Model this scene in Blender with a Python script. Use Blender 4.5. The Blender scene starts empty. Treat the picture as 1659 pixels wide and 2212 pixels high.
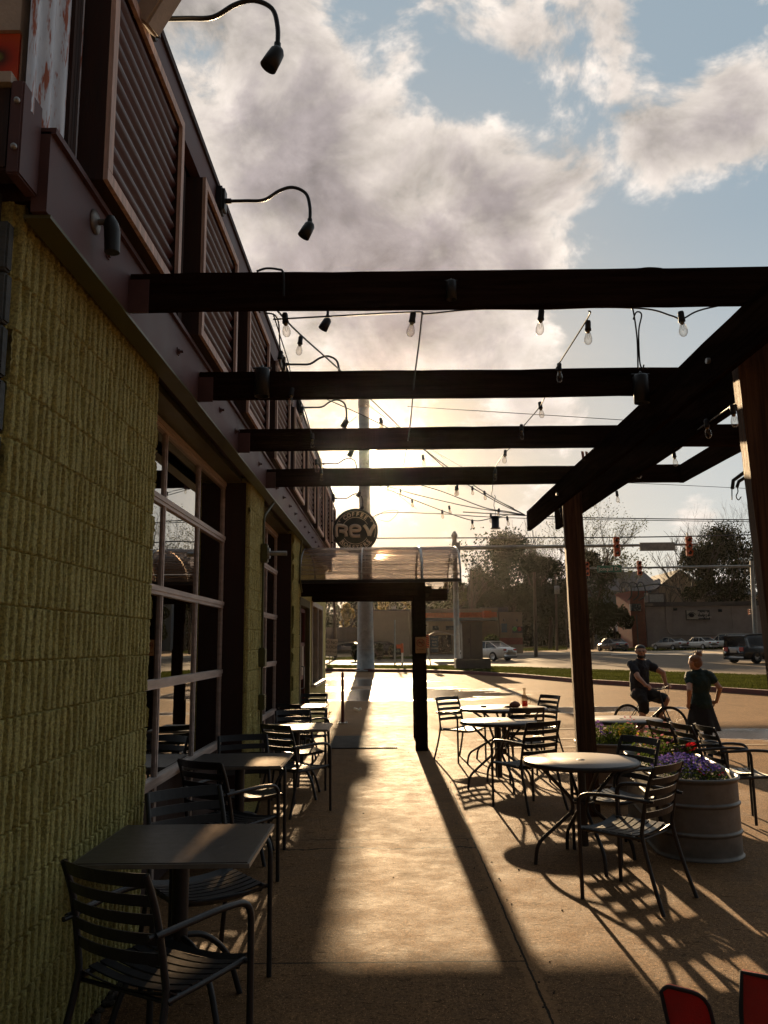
import bpy, bmesh, math, random
from mathutils import Vector, Matrix, noise as mnoise
random.seed(7)
scene = bpy.context.scene
col = scene.collection
rad = math.radians
# ------------------------------------------------------------------ camera
FPX, H = 1750.0, 1.65
p_, ya_, ro_ = rad(9.22), math.atan(6/1750), rad(.6)
FW = Vector((-math.sin(ya_)*math.cos(p_), math.cos(ya_)*math.cos(p_), math.sin(p_)))
R0 = Vector((math.cos(ya_), math.sin(ya_), 0)); U0 = R0.cross(FW)
RT = R0*math.cos(ro_)-U0*math.sin(ro_); UP = U0*math.cos(ro_)+R0*math.sin(ro_)
cam_d = bpy.data.cameras.new('camera'); cam = bpy.data.objects.new('camera', cam_d); col.objects.link(cam)
m = Matrix((RT, UP, -FW)).transposed().to_4x4(); m.translation = Vector((0, 0, H)); cam.matrix_world = m
cam_d.sensor_fit = 'VERTICAL'; cam_d.sensor_height = 36; cam_d.lens = 36*FPX/2212; cam_d.clip_end = 2000; cam_d.clip_start = .05
scene.camera = cam
# places measured in the photo, turned into real points of the site
def ray(px, py): return FW+RT*((px-829.5)/FPX)-UP*((py-1106)/FPX)
def G(px, py, z=0.0):
    d = ray(px, py); t = (z-H)/d.z; return Vector((d.x*t, d.y*t, z))
def AY(px, py, Y):
    d = ray(px, py); t = Y/d.y; return Vector((d.x*t, Y, H+d.z*t))
SL = .45/63
def FG(px, py, dz=0.):
    d = ray(px, py); t = (H-dz+22*SL)/(d.y*SL-d.z); return Vector((d.x*t, d.y*t, H+d.z*t))
def gz(Y): return max(0., (Y-22)*SL)
# ------------------------------------------------------------------ materials
def newmat(name):
    mt = bpy.data.materials.new(name); mt.use_nodes = True
    nt = mt.node_tree; b = nt.nodes['Principled BSDF']; return mt, nt, b
def N(nt, t, **k):
    n = nt.nodes.new(t)
    for a, v in k.items():
        if a in n.inputs.keys() if isinstance(a, str) else False: n.inputs[a].default_value = v
        else: setattr(n, a, v)
    return n
def L(nt, a, b): nt.links.new(a, b)
def ramp(nt, fac, stops):
    r = nt.nodes.new('ShaderNodeValToRGB'); e = r.color_ramp.elements
    while len(e) < len(stops): e.new(.5)
    for i, (p, c) in enumerate(stops):
        e[i].position = p; e[i].color = (*c, 1) if len(c) == 3 else c
    L(nt, fac, r.inputs[0]); return r.outputs[0]
def mixc(nt, fac, a, b):
    n = nt.nodes.new('ShaderNodeMix'); n.data_type = 'RGBA'
    for v, i in ((fac, 0), (a, 6), (b, 7)):
        if isinstance(v, (int, float)): n.inputs[i].default_value = v
        elif isinstance(v, tuple): n.inputs[i].default_value = (*v, 1)
        else: L(nt, v, n.inputs[i])
    return n.outputs[2]
def math_(nt, op, a, b=None, c=None, clamp=False):
    n = nt.nodes.new('ShaderNodeMath'); n.operation = op; n.use_clamp = clamp
    for i, v in enumerate((a, b, c)):
        if v is None: continue
        if isinstance(v, (int, float)): n.inputs[i].default_value = v
        else: L(nt, v, n.inputs[i])
    return n.outputs[0]
def noisef(nt, scale, detail=4, rough=.6, coord='Object', stretch=None, dist=0.):
    tc = nt.nodes.new('ShaderNodeTexCoord'); o = tc.outputs[coord]
    if stretch:
        mp = nt.nodes.new('ShaderNodeMapping'); mp.inputs['Scale'].default_value = stretch; L(nt, o, mp.inputs[0]); o = mp.outputs[0]
    n = nt.nodes.new('ShaderNodeTexNoise'); n.inputs['Scale'].default_value = scale; n.inputs['Detail'].default_value = detail
    n.inputs['Roughness'].default_value = rough; n.inputs['Distortion'].default_value = dist
    L(nt, o, n.inputs['Vector']); return n.outputs['Fac']
def bump(nt, b, h, strength=.3, dist=.01):
    n = nt.nodes.new('ShaderNodeBump'); n.inputs['Strength'].default_value = strength; n.inputs['Distance'].default_value = dist
    L(nt, h, n.inputs['Height']); L(nt, n.outputs[0], b.inputs['Normal'])
def simple(name, c, rough=.5, metal=0., var=.25, scale=6., bs=0., bscale=40., stretch=None, spec=.5, coat=0):
    mt, nt, b = newmat(name)
    f = noisef(nt, scale, 5, .65, stretch=stretch)
    lo = tuple(x*(1-var) for x in c); hi = tuple(min(1, x*(1+var)) for x in c)
    L(nt, ramp(nt, f, [(.3, lo), (.7, hi)]), b.inputs['Base Color'])
    b.inputs['Metallic'].default_value = metal; b.inputs['Specular IOR Level'].default_value = spec
    L(nt, ramp(nt, f, [(.3, (rough*.85,)*3), (.7, (min(1, rough*1.15),)*3)]), b.inputs['Roughness'])
    if coat: b.inputs['Coat Weight'].default_value = coat
    if bs: bump(nt, b, noisef(nt, bscale, 3, .6, stretch=stretch), bs)
    return mt
M = {}
M['chair'] = simple('dark_powder_coat', (.014, .014, .016), .42, 0, .3, 30, .15, 120)
M['tabletop'] = simple('dark_laminate', (.045, .038, .033), .38, 0, .15, 20, .1, 300)
M['tableedge'] = simple('table_edge', (.16, .14, .12), .4)
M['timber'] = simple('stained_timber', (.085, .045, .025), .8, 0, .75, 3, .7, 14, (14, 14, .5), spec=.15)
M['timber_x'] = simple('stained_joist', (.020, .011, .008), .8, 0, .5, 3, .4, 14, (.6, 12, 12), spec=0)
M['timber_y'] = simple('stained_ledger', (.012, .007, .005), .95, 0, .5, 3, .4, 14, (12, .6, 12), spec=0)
M['purple'] = simple('purple_painted_steel', (.105, .058, .060), .6, 0, .3, 2, .05, 20, spec=.25)
M['maroon'] = simple('maroon_corrugated', (.085, .034, .034), .45, 0, .2, 5)
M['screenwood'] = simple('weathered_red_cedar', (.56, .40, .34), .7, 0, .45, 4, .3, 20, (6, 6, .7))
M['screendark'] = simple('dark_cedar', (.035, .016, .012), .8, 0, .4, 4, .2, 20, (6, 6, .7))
M['galv'] = simple('galvanised_steel', (.32, .33, .33), .45, .55, .3, 5, .05, 30)
M['tank'] = simple('weathered_galvanised_tank', (.175, .165, .15), .48, .35, .4, 4, .05, 30)
M['lampblack'] = simple('black_lamp_metal', (.01, .01, .01), .45)
M['cable'] = simple('black_cable', (.008, .008, .008), .6)
M['brass'] = simple('socket_base', (.3, .22, .1), .3, .9)
M['soil'] = simple('potting_soil', (.03, .02, .012), .95, 0, .5, 30, .6, 60)
M['red_kerb'] = simple('red_painted_kerb', (.11, .028, .022), .7, 0, .45, 3, .3, 30)
M['kerbc'] = simple('kerb_concrete', (.35, .30, .25), .8, 0, .3, 3, .3, 30)
M['sidewalk'] = simple('sidewalk_concrete', (.34, .27, .2), .85, 0, .2, 2, .2, 30, spec=.03)
M['grey_pole'] = simple('weathered_steel_pole', (.27, .28, .27), .55, .3, .3, 3, .05, 20)
M['dark'] = simple('dark_interior', (.008, .008, .009), .9)
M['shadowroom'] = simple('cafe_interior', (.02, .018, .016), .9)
M['doorred'] = simple('red_door_metal', (.12, .02, .016), .45)
M['whitewin'] = simple('pale_window_frame', (.42, .38, .32), .6)
M['alu'] = simple('aluminium_door_frame', (.50, .42, .38), .5, .2, .3, 3, .1, 30, (8, .8, 8))
M['redfab'] = simple('red_fabric', (.32, .018, .012), .8, 0, .25, 8, .3, 200)
M['blackfab'] = simple('black_piping', (.015, .013, .013), .9)
M['orange'] = simple('orange_plastic', (.55, .10, .02), .5)
M['white'] = simple('white_paint', (.7, .67, .62), .5)
M['signgreen'] = simple('green_sign', (.01, .14, .09), .5)
M['conc'] = simple('cast_concrete', (.13, .115, .10), .85, 0, .3, 2, .3, 20)
M['cabinet'] = simple('tan_cabinet', (.17, .145, .115), .6, .1, .15, 2)
M['beige'] = simple('beige_stucco', (.27, .21, .165), .9, 0, .12, 1)
M['tanwall'] = simple('tan_stucco', (.24, .17, .12), .9, 0, .15, 1)
M['whitewall'] = simple('painted_block_wall', (.36, .31, .285), .85, 0, .2, .5)
M['brick'] = simple('red_brick', (.2, .05, .035), .9, 0, .3, 3)
M['bluehouse'] = simple('blue_siding', (.10, .13, .16), .8)
M['housebeige'] = simple('beige_siding', (.28, .22, .18), .8)
M['roofg'] = simple('grey_shingles', (.09, .078, .078), .9, 0, .3, 2)
M['darkwin'] = simple('dark_window', (.012, .014, .018), .15)
M['wood_pole'] = simple('creosote_pole', (.07, .05, .035), .9, 0, .4, 2, .4, 20, (8, 8, .5))
M['bark'] = simple('bark', (.05, .036, .026), .9, 0, .4, 4, .5, 20)
M['skin'] = simple('skin', (.42, .22, .14), .55, 0, .08, 20)
M['hair_dark'] = simple('dark_hair', (.012, .008, .006), .6, 0, .3, 60)
M['hair_red'] = simple('auburn_hair', (.17, .075, .035), .55, 0, .5, 60)
M['shirt_navy'] = simple('navy_cotton', (.012, .014, .022), .9, 0, .3,  9, 1.0, 22)
M['shirt_green'] = simple('dark_green_cotton', (.007, .022, .018), .9, 0, .3,  9, 1.0, 22)
M['black_cloth'] = simple('black_cloth', (.01, .01, .011), .95, 0, .3,  9, 1.0, 22)
M['rubber'] = simple('tyre_rubber', (.015, .015, .015), .85)
M['yellowsign'] = simple('tan_sign_plate', (.42, .26, .12), .6)
M['signwhite'] = simple('faded_white_sign', (.38, .31, .24), .6)
M['signblack'] = simple('black_lettering', (.02, .015, .012), .7)
M['letters'] = simple('pale_sign_letters', (.6, .52, .47), .5)
M['signface'] = simple('dark_teal_sign_face', (.05, .06, .055), .4, 0, .3, 3)
M['blueposter'] = simple('blue_poster', (.015, .05, .09), .5)
M['redposter'] = simple('red_print', (.3, .03, .02), .5)
M['greenposter'] = simple('green_print', (.08, .25, .04), .5)
M['bluepaint'] = simple('blue_grey_painted_block', (.07, .085, .09), .9, 0, .3, 8, 1., 40)
M['stucco'] = simple('grey_stucco', (.48, .42, .36), .9, 0, .15, 8, .3, 60)
M['rim'] = simple('steel_rim', (.4, .4, .4), .3, .8)
M['taillight'] = simple('red_tail_lamp', (.35, .01, .008), .2)
M['napkin'] = simple('crumpled_paper', (.30, .13, .09), .8)

def leafmat(name, c, tr=.35):
    mt, nt, b = newmat(name)
    f = noisef(nt, .9, 3, .6); f2 = noisef(nt, 14, 2, .5)
    c1 = ramp(nt, math_(nt, 'MULTIPLY_ADD', f, .5, math_(nt, 'MULTIPLY', f2, .5)), [(.35, tuple(x*.5 for x in c)), (.7, tuple(x*1.6 for x in c))])
    out = nt.nodes['Material Output']; t = nt.nodes.new('ShaderNodeBsdfTranslucent'); mx = nt.nodes.new('ShaderNodeMixShader')
    mx.inputs[0].default_value = tr
    L(nt, c1, b.inputs['Base Color']); L(nt, c1, t.inputs[0]); b.inputs['Roughness'].default_value = .6; b.inputs['Specular IOR Level'].default_value = 0
    L(nt, b.outputs[0], mx.inputs[1]); L(nt, t.outputs[0], mx.inputs[2]); L(nt, mx.outputs[0], out.inputs[0]); return mt
M['leaf_dark'] = leafmat('evergreen_leaves', (.020, .026, .010), .10)
M['leaf_mid'] = leafmat('spring_leaves', (.05, .06, .016), .3)
M['leaf_yellow'] = leafmat('blossoming_leaves', (.30, .22, .07), .5)
M['leaf_plant'] = leafmat('flower_leaves', (.07, .10, .02), .4)
M['grass'] = leafmat('lawn_grass', (.065, .075, .018), .25)
for k, c in dict(purple=(.26, .14, .42), yellow=(.45, .32, .04), pink=(.38, .14, .18), redf=(.5, .02, .03), violet=(.13, .10, .38), white=(.6, .5, .5)).items():
    M['fl_'+k] = leafmat(k+'_petals', c, .35)

# split-face block paint
mt, nt, b = newmat('olive_painted_block'); M['olive'] = mt
f = noisef(nt, 5, 6, .7); f2 = noisef(nt, 90, 4, .7)
cc = mixc(nt, math_(nt, 'MULTIPLY', ramp(nt, f2, [(.38, (1, 1, 1)), (.6, (0, 0, 0))]), .85), ramp(nt, f, [(.3, (.52, .48, .16)), (.7, (.72, .66, .23))]), (.21, .19, .065))
L(nt, cc, b.inputs['Base Color']); b.inputs['Roughness'].default_value = .75
bump(nt, b, noisef(nt, 85, 6, .8), 1., .014)
M['olive_trim'] = simple('olive_painted_steel', (.085, .085, .03), .5, 0, .2, 5)

# rusty galvanised panel
mt, nt, b = newmat('rusty_galvanised_panel'); M['rusty'] = mt
f = noisef(nt, 2.2, 6, .7, stretch=(3, 3, .5)); f2 = noisef(nt, 2.4, 5, .75, stretch=(3, 6, .8))
c1 = ramp(nt, f, [(.3, (.30, .31, .34)), (.5, (.50, .52, .56)), (.7, (.72, .73, .75))])
L(nt, mixc(nt, ramp(nt, f2, [(.54, (0, 0, 0)), (.60, (1, 1, 1))]), c1, (.30, .07, .02)), b.inputs['Base Color'])
b.inputs['Metallic'].default_value = .3; b.inputs['Roughness'].default_value = .5

# glass
mt, nt, b = newmat('window_glass'); M['glass'] = mt
out = nt.nodes['Material Output']; fr = nt.nodes.new('ShaderNodeFresnel'); fr.inputs[0].default_value = 1.52
tr = nt.nodes.new('ShaderNodeBsdfTransparent'); tr.inputs[0].default_value = (.45, .45, .45, 1)
gl = nt.nodes.new('ShaderNodeBsdfGlossy'); gl.inputs['Roughness'].default_value = .01
mx = nt.nodes.new('ShaderNodeMixShader'); L(nt, math_(nt, 'MULTIPLY_ADD', fr.outputs[0], 2.3, .08, clamp=True), mx.inputs[0])
L(nt, tr.outputs[0], mx.inputs[1]); L(nt, gl.outputs[0], mx.inputs[2]); L(nt, mx.outputs[0], out.inputs[0])
# bulb glass
mt, nt, b = newmat('bulb_glass'); M['bulb'] = mt
out = nt.nodes['Material Output']; fr = nt.nodes.new('ShaderNodeLayerWeight'); fr.inputs[0].default_value = .35
tr = nt.nodes.new('ShaderNodeBsdfTransparent'); tr.inputs[0].default_value = (.93, .9, .86, 1)
gl = nt.nodes.new('ShaderNodeBsdfGlossy'); gl.inputs['Roughness'].default_value = .05; gl.inputs[0].default_value = (.55, .5, .45, 1)
mx = nt.nodes.new('ShaderNodeMixShader'); L(nt, math_(nt, 'MULTIPLY', fr.outputs['Facing'], .8), mx.inputs[0])
L(nt, tr.outputs[0], mx.inputs[1]); L(nt, gl.outputs[0], mx.inputs[2]); L(nt, mx.outputs[0], out.inputs[0])
def clear(name, tint, dc, dw, rough=.08, stretch=None):
    mt, nt, b = newmat(name); out = nt.nodes['Material Output']
    tr = nt.nodes.new('ShaderNodeBsdfTransparent'); tr.inputs[0].default_value = (*tint, 1)
    b.inputs['Base Color'].default_value = (*dc, 1); b.inputs['Roughness'].default_value = rough
    f = noisef(nt, 3 if not stretch else 1.1, 5, .7, stretch=stretch)
    mx = nt.nodes.new('ShaderNodeMixShader'); L(nt, ramp(nt, f, [(.36, (dw*(.25 if stretch else .7),)*3), (.62, (min(1, dw*(2.1 if stretch else 1.3)),)*3)]), mx.inputs[0])
    L(nt, tr.outputs[0], mx.inputs[1]); L(nt, b.outputs[0], mx.inputs[2]); L(nt, mx.outputs[0], out.inputs[0]); return mt
M['poly'] = clear('clear_corrugated_plastic', (.74, .66, .60), (.34, .27, .23), .30, .3, (.45, 16, 22))
M['bottleglass'] = clear('bottle_glass', (.92, .88, .82), (.4, .35, .3), .2)
M['juice'] = clear('orange_red_drink', (.85, .16, .03), (.8, .09, .02), .5)
M['carglass'] = M['darkwin']

# ground: patio / lot concrete with wetness, joints, stains
def concrete(name, base, wet, joints):
    mt, nt, b = newmat(name)
    tc = nt.nodes.new('ShaderNodeTexCoord'); sp = nt.nodes.new('ShaderNodeSeparateXYZ'); L(nt, tc.outputs['Object'], sp.inputs[0])
    X, Y = sp.outputs[0], sp.outputs[1]
    big = noisef(nt, .45, 6, .62); mid = noisef(nt, 3.5, 7, .75); fine = noisef(nt, 55, 6, .85); spk = noisef(nt, 150, 2, .7)
    c1 = ramp(nt, big, [(.3, tuple(x*.72 for x in base)), (.7, tuple(x*1.2 for x in base))])
    c1 = mixc(nt, ramp(nt, mid, [(.35, (1, 1, 1)), (.62, (0, 0, 0))]), c1, tuple(x*.66 for x in base))
    c1 = mixc(nt, ramp(nt, fine, [(.40, (1,)*3), (.54, (0, 0, 0))]), c1, tuple(x*.33 for x in base))
    c1 = mixc(nt, ramp(nt, spk, [(.62, (0, 0, 0)), (.68, (1.,)*3)]), c1, tuple(min(1, x*2.8) for x in base))
    st = noisef(nt, 1.3, 5, .72, dist=.6)
    c1 = mixc(nt, ramp(nt, st, [(.56, (0, 0, 0)), (.68, (.6,)*3)]), c1, tuple(x*.42 for x in base))
    hgt = math_(nt, 'MULTIPLY_ADD', fine, .5, math_(nt, 'MULTIPLY', mid, .9))
    rough = ramp(nt, mid, [(.3, (.62,)*3), (.7, (.85,)*3)])
    if joints:
        wob = math_(nt, 'MULTIPLY_ADD', noisef(nt, 2.5, 6, .75), .10, -.05)
        j = math_(nt, 'ABSOLUTE', math_(nt, 'SUBTRACT', math_(nt, 'PINGPONG', math_(nt, 'SUBTRACT', Y, 4.56), 1.35), 0.0))
        # control joints every 2.7 m, running across
        w = noisef(nt, 6, 4, .8)
        jm = math_(nt, 'LESS_THAN', j, math_(nt, 'MULTIPLY', w, .014))
        jm = math_(nt, 'MULTIPLY', jm, math_(nt, 'LESS_THAN', X, .70))
        # a wandering crack
        k = math_(nt, 'ABSOLUTE', math_(nt, 'SUBTRACT', math_(nt, 'ADD', Y, math_(nt, 'MULTIPLY', wob, 3.)), 6.95))
        km = math_(nt, 'MULTIPLY', math_(nt, 'LESS_THAN', k, .012), math_(nt, 'LESS_THAN', X, .70))
        jm = math_(nt, 'MAXIMUM', jm, km)
        # the broken joint along the walkway edge
        e = math_(nt, 'ABSOLUTE', math_(nt, 'SUBTRACT', math_(nt, 'ADD', X, math_(nt, 'MULTIPLY', wob, .35)), .70))
        em = math_(nt, 'MULTIPLY', math_(nt, 'LESS_THAN', e, math_(nt, 'MULTIPLY_ADD', noisef(nt, 5, 5, .8), .05, -.008)), math_(nt, 'LESS_THAN', Y, 12.9))
        edge = math_(nt, 'MULTIPLY', math_(nt, 'LESS_THAN', e, math_(nt, 'MULTIPLY_ADD', noisef(nt, 9, 5, .8), .09, .0)), math_(nt, 'LESS_THAN', Y, 12.9))
        pit = noisef(nt, 16, 6, .8, stretch=(.45, 1.4, 1)); c1 = mixc(nt, ramp(nt, pit, [(.60, (0, 0, 0)), (.66, (.85,)*3)]), c1, tuple(x*.25 for x in base)); hgt = math_(nt, 'SUBTRACT', hgt, ramp(nt, pit, [(.60, (0, 0, 0)), (.68, (.5,)*3)]))
        c1 = mixc(nt, math_(nt, 'MULTIPLY', edge, .5), c1, tuple(x*1.2 for x in base))
        jm = math_(nt, 'MAXIMUM', jm, math_(nt, 'MULTIPLY', em, math_(nt, 'LESS_THAN', e, .006)))
        c1 = mixc(nt, jm, c1, (.02, .015, .01))
        hgt = math_(nt, 'SUBTRACT', hgt, math_(nt, 'MULTIPLY', math_(nt, 'MAXIMUM', jm, math_(nt, 'MULTIPLY', edge, .3)), 3.))
    if wet:
        def band(x0, y0, sx, sy):
            a = math_(nt, 'POWER', math_(nt, 'DIVIDE', math_(nt, 'SUBTRACT', X, x0), sx), 2.)
            c = math_(nt, 'POWER', math_(nt, 'DIVIDE', math_(nt, 'SUBTRACT', Y, y0), sy), 2.)
            return math_(nt, 'EXPONENT', math_(nt, 'MULTIPLY', math_(nt, 'ADD', a, c), -1.))
        bl = None
        for q in wet:
            v = band(*q); bl = v if bl is None else math_(nt, 'MAXIMUM', bl, v)
        wn = noisef(nt, .55, 6, .72, stretch=(.55, 1.5, 1), dist=.5)
        wm = ramp(nt, math_(nt, 'MULTIPLY_ADD', bl, .98, math_(nt, 'MULTIPLY_ADD', wn, 1.2, -.95)), [(.25, (0, 0, 0)), (.36, (1, 1, 1))])
        c1 = mixc(nt, wm, c1, tuple(x*.24 for x in base))
        rough = mixc(nt, wm, rough, (.10, .12, .12))
        hgt = math_(nt, 'MULTIPLY', hgt, math_(nt, 'SUBTRACT', 1., math_(nt, 'MULTIPLY', wm, .88)))
    L(nt, c1, b.inputs['Base Color']); L(nt, rough, b.inputs['Roughness']); b.inputs['Specular IOR Level'].default_value = .07
    if wet: L(nt, ramp(nt, wm, [(0, (.02,)*3), (1, (.7,)*3)]), b.inputs['Specular IOR Level'])
    bump(nt, b, hgt, 1., .022); return mt
BASE = (.255, .142, .066)
M['patio'] = concrete('patio_concrete', BASE, None, True)
M['lot'] = concrete('lot_concrete', (.27, .162, .086), [(.2, 27, 6, 4.5), (4.5, 20.5, 4.2, 1.5), (7.2, 14.8, 2.6, 1.6), (-2, 34, 5, 5)], False)
M['asphalt'] = simple('road_asphalt', (.15, .115, .085), .7, 0, .25, .6, .3, 30, spec=.03)
M['paint'] = simple('worn_road_paint', (.42, .36, .28), .7, 0, .4, 6, spec=.05)
M['mural'] = None
mt, nt, b = newmat('painted_mural'); M['mural'] = mt
tc = nt.nodes.new('ShaderNodeTexCoord'); vm = nt.nodes.new('ShaderNodeVectorMath'); vm.operation = 'LENGTH'
mp = nt.nodes.new('ShaderNodeMapping'); mp.inputs['Scale'].default_value = (1, 1, 1.3); L(nt, tc.outputs['Object'], mp.inputs[0]); L(nt, mp.outputs[0], vm.inputs[0])
w = math_(nt, 'ADD', vm.outputs['Value'], math_(nt, 'MULTIPLY', noisef(nt, 9, 4), .05))
L(nt, ramp(nt, w, [(.03, (.25, .35, .05)), (.06, (.10, .03, .02)), (.10, (.5, .05, .02)), (.2, (.7, .12, .03))]), b.inputs['Base Color'])
b.inputs['Roughness'].default_value = .8

# ------------------------------------------------------------------ mesh builder
class MB:
    def __init__(s): s.v = []; s.f = []; s.sm = []; s.M = Matrix.Identity(4)
    def add(s, vs, fs, smooth=False):
        k = len(s.v); s.v += [tuple(s.M @ Vector(v)) for v in vs]
        s.f += [tuple(i+k for i in f) for f in fs]; s.sm += [smooth]*len(fs); return s
    def box(s, x0, x1, y0, y1, z0, z1, T=None, bev=0.):
        if bev:
            bm = bmesh.new(); bmesh.ops.create_cube(bm, size=1)
            for v in bm.verts: v.co = Vector(((x0+x1)/2+v.co.x*(x1-x0), (y0+y1)/2+v.co.y*(y1-y0), (z0+z1)/2+v.co.z*(z1-z0)))
            bmesh.ops.bevel(bm, geom=bm.edges[:], offset=bev, segments=2, affect='EDGES')
            vs = [v.co.copy() for v in bm.verts]; fs = [[v.index for v in f.verts] for f in bm.faces]; bm.free()
        else:
            vs = [(x, y, z) for x in (x0, x1) for y in (y0, y1) for z in (z0, z1)]
            fs = [(0, 1, 3, 2), (4, 6, 7, 5), (0, 4, 5, 1), (2, 3, 7, 6), (0, 2, 6, 4), (1, 5, 7, 3)]
        if T is not None: vs = [T @ Vector(v) for v in vs]
        return s.add(vs, fs)
    def tube(s, pts, r, n=8, closed=False, cap=True, flat=None):
        pts = [Vector(p) for p in pts]; N_ = len(pts); rs = r if isinstance(r, (list, tuple)) else [r]*N_
        vs, fs = [], []; prev = None
        for i, p in enumerate(pts):
            if closed: t = pts[(i+1) % N_]-pts[i-1]
            else: t = pts[min(i+1, N_-1)]-pts[max(i-1, 0)]
            if t.length < 1e-9: t = Vector((0, 0, 1))
            t.normalize()
            if prev is None:
                a = Vector((0, 0, 1)) if abs(t.z) < .9 else Vector((1, 0, 0)); u = t.cross(a).normalized()
            else:
                u = prev-t*prev.dot(t)
                u = u.normalized() if u.length > 1e-6 else t.orthogonal().normalized()
            prev = u; w = t.cross(u)
            for k in range(n):
                an = 2*math.pi*k/n; vs.append(p+u*(math.cos(an)*rs[i])+w*(math.sin(an)*rs[i]))
        for i in range(N_ if closed else N_-1):
            for k in range(n):
                a, b_ = i*n+k, i*n+(k+1) % n; c, d = ((i+1) % N_)*n+(k+1) % n, ((i+1) % N_)*n+k
                fs.append((a, b_, c, d))
        s.add(vs, fs, True)
        if cap and not closed:
            s.add(vs[:n], [tuple(range(n))[::-1]]); s.add(vs[-n:], [tuple(range(n))])
        return s
    def lathe(s, prof, n=24, c=(0, 0, 0), sx=1., sy=1.):
        vs = []; fs = []; m_ = len(prof)
        for k in range(n):
            a = 2*math.pi*k/n
            for r, z in prof: vs.append((c[0]+math.cos(a)*r*sx, c[1]+math.sin(a)*r*sy, c[2]+z))
        for k in range(n):
            for i in range(m_-1): fs.append((k*m_+i, ((k+1) % n)*m_+i, ((k+1) % n)*m_+i+1, k*m_+i+1))
        return s.add(vs, fs, True)
    def prism(s, poly, d):      # poly: 3-D points (planar), d: extrusion vector
        n = len(poly); d = Vector(d); A = [Vector(p) for p in poly]; B = [p+d for p in A]
        return s.add(A+B, [tuple(range(n))[::-1], tuple(range(n, 2*n))]+[(i, (i+1) % n, n+(i+1) % n, n+i) for i in range(n)])
    def ell(s, c, r, n=10, m_=6, jitter=0.):
        vs = []; fs = []; c = Vector(c); r = (r, r, r) if isinstance(r, (int, float)) else r
        for j in range(m_+1):
            ph = math.pi*j/m_
            for k in range(n):
                a = 2*math.pi*k/n; q = 1+random.uniform(-jitter, jitter)
                vs.append(c+Vector((math.sin(ph)*math.cos(a)*r[0]*q, math.sin(ph)*math.sin(a)*r[1]*q, math.cos(ph)*r[2]*q)))
        for j in range(m_):
            for k in range(n): fs.append((j*n+k, (j+1)*n+k, (j+1)*n+(k+1) % n, j*n+(k+1) % n))
        return s.add(vs, fs, True)
    def leaf(s, c, size, asp=.6):
        n = Vector((random.gauss(0, 1), random.gauss(0, 1), random.gauss(0, 1))).normalized(); u = n.orthogonal().normalized(); w = n.cross(u)
        c = Vector(c); a = size*random.uniform(.6, 1.25); b_ = a*asp
        s.v += [tuple(c-u*a), tuple(c-w*b_), tuple(c+u*a), tuple(c+w*b_)]; k = len(s.v)-4; s.f.append((k, k+1, k+2, k+3)); s.sm.append(False)
    def build(s, name, mat, parent=None, **kw):
        me = bpy.data.meshes.new(name); me.from_pydata(s.v, [], s.f); me.polygons.foreach_set('use_smooth', s.sm); me.update()
        o = bpy.data.objects.new(name, me); col.objects.link(o)
        me.materials.append(M[mat] if isinstance(mat, str) else mat)
        if parent is not None: o.parent = parent
        return tag(o, **kw)
def tag(o, label=None, cat=None, group=None, kind=None):
    if label: o['label'] = label
    if cat: o['category'] = cat
    if group: o['group'] = group
    if kind: o['kind'] = kind
    return o
def thing(name, label, cat, loc=(0, 0, 0), rz=0., group=None):
    o = bpy.data.objects.new(name, None); col.objects.link(o); o.location = loc; o.rotation_euler = (0, 0, rz)
    o.empty_display_size = .1; return tag(o, label, cat, group)
def kids(o): return [c for c in bpy.data.objects if c.parent == o]
def copy_tree(o, parent=None):
    c = o.copy(); col.objects.link(c); c.parent = parent
    for ch in kids(o): copy_tree(ch, c)
    return c
def bez(P, n=10):      # smooth polyline through control corners (Catmull-Rom)
    P = [Vector(p) for p in P]; out = []
    for i in range(len(P)-1):
        a = P[max(i-1, 0)]; b_ = P[i]; c = P[i+1]; d = P[min(i+2, len(P)-1)]
        for k in range(n):
            t = k/n; out.append(.5*((2*b_)+(c-a)*t+(2*a-5*b_+4*c-d)*t*t+(3*b_-a-3*c+d)*t**3))
    out.append(P[-1]); return out
def fillet(P, r=.04, n=4):   # straight runs with rounded bends
    P = [Vector(p) for p in P]; out = [P[0]]
    for i in range(1, len(P)-1):
        a = (P[i-1]-P[i]); c = (P[i+1]-P[i]); q = min(r, a.length*.45, c.length*.45)
        A = P[i]+a.normalized()*q; C = P[i]+c.normalized()*q
        for k in range(n+1):
            t = k/n; out.append(A*(1-t)**2+P[i]*2*t*(1-t)+C*t*t)
    out.append(P[-1]); return out
def textmesh(body, size, mat_m, depth=.002, off=0., align='CENTER', name='lettering'):
    cu = bpy.data.curves.new('t', 'FONT'); cu.body = body; cu.size = size; cu.extrude = depth; cu.offset = off; cu.align_x = align; cu.align_y = 'CENTER'; cu.resolution_u = 3
    o = bpy.data.objects.new('t', cu); col.objects.link(o); bpy.context.view_layer.update()
    me = bpy.data.meshes.new_from_object(o.evaluated_get(bpy.context.evaluated_depsgraph_get())); bpy.data.objects.remove(o)
    vs = [mat_m @ v.co for v in me.vertices]; fs = [tuple(f.vertices) for f in me.polygons]; bpy.data.meshes.remove(me); return vs, fs
FACECAM = Matrix.Rotation(rad(90), 4, 'X')      # text plane turned upright, facing -Y
def addtext(mb, body, size, pos, depth=.002, off=0., rot=0.):
    T = Matrix.Translation(Vector(pos)) @ FACECAM @ Matrix.Rotation(rot, 4, 'Z'); vs, fs = textmesh(body, size, T, depth, off); mb.add(vs, fs)

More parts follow.
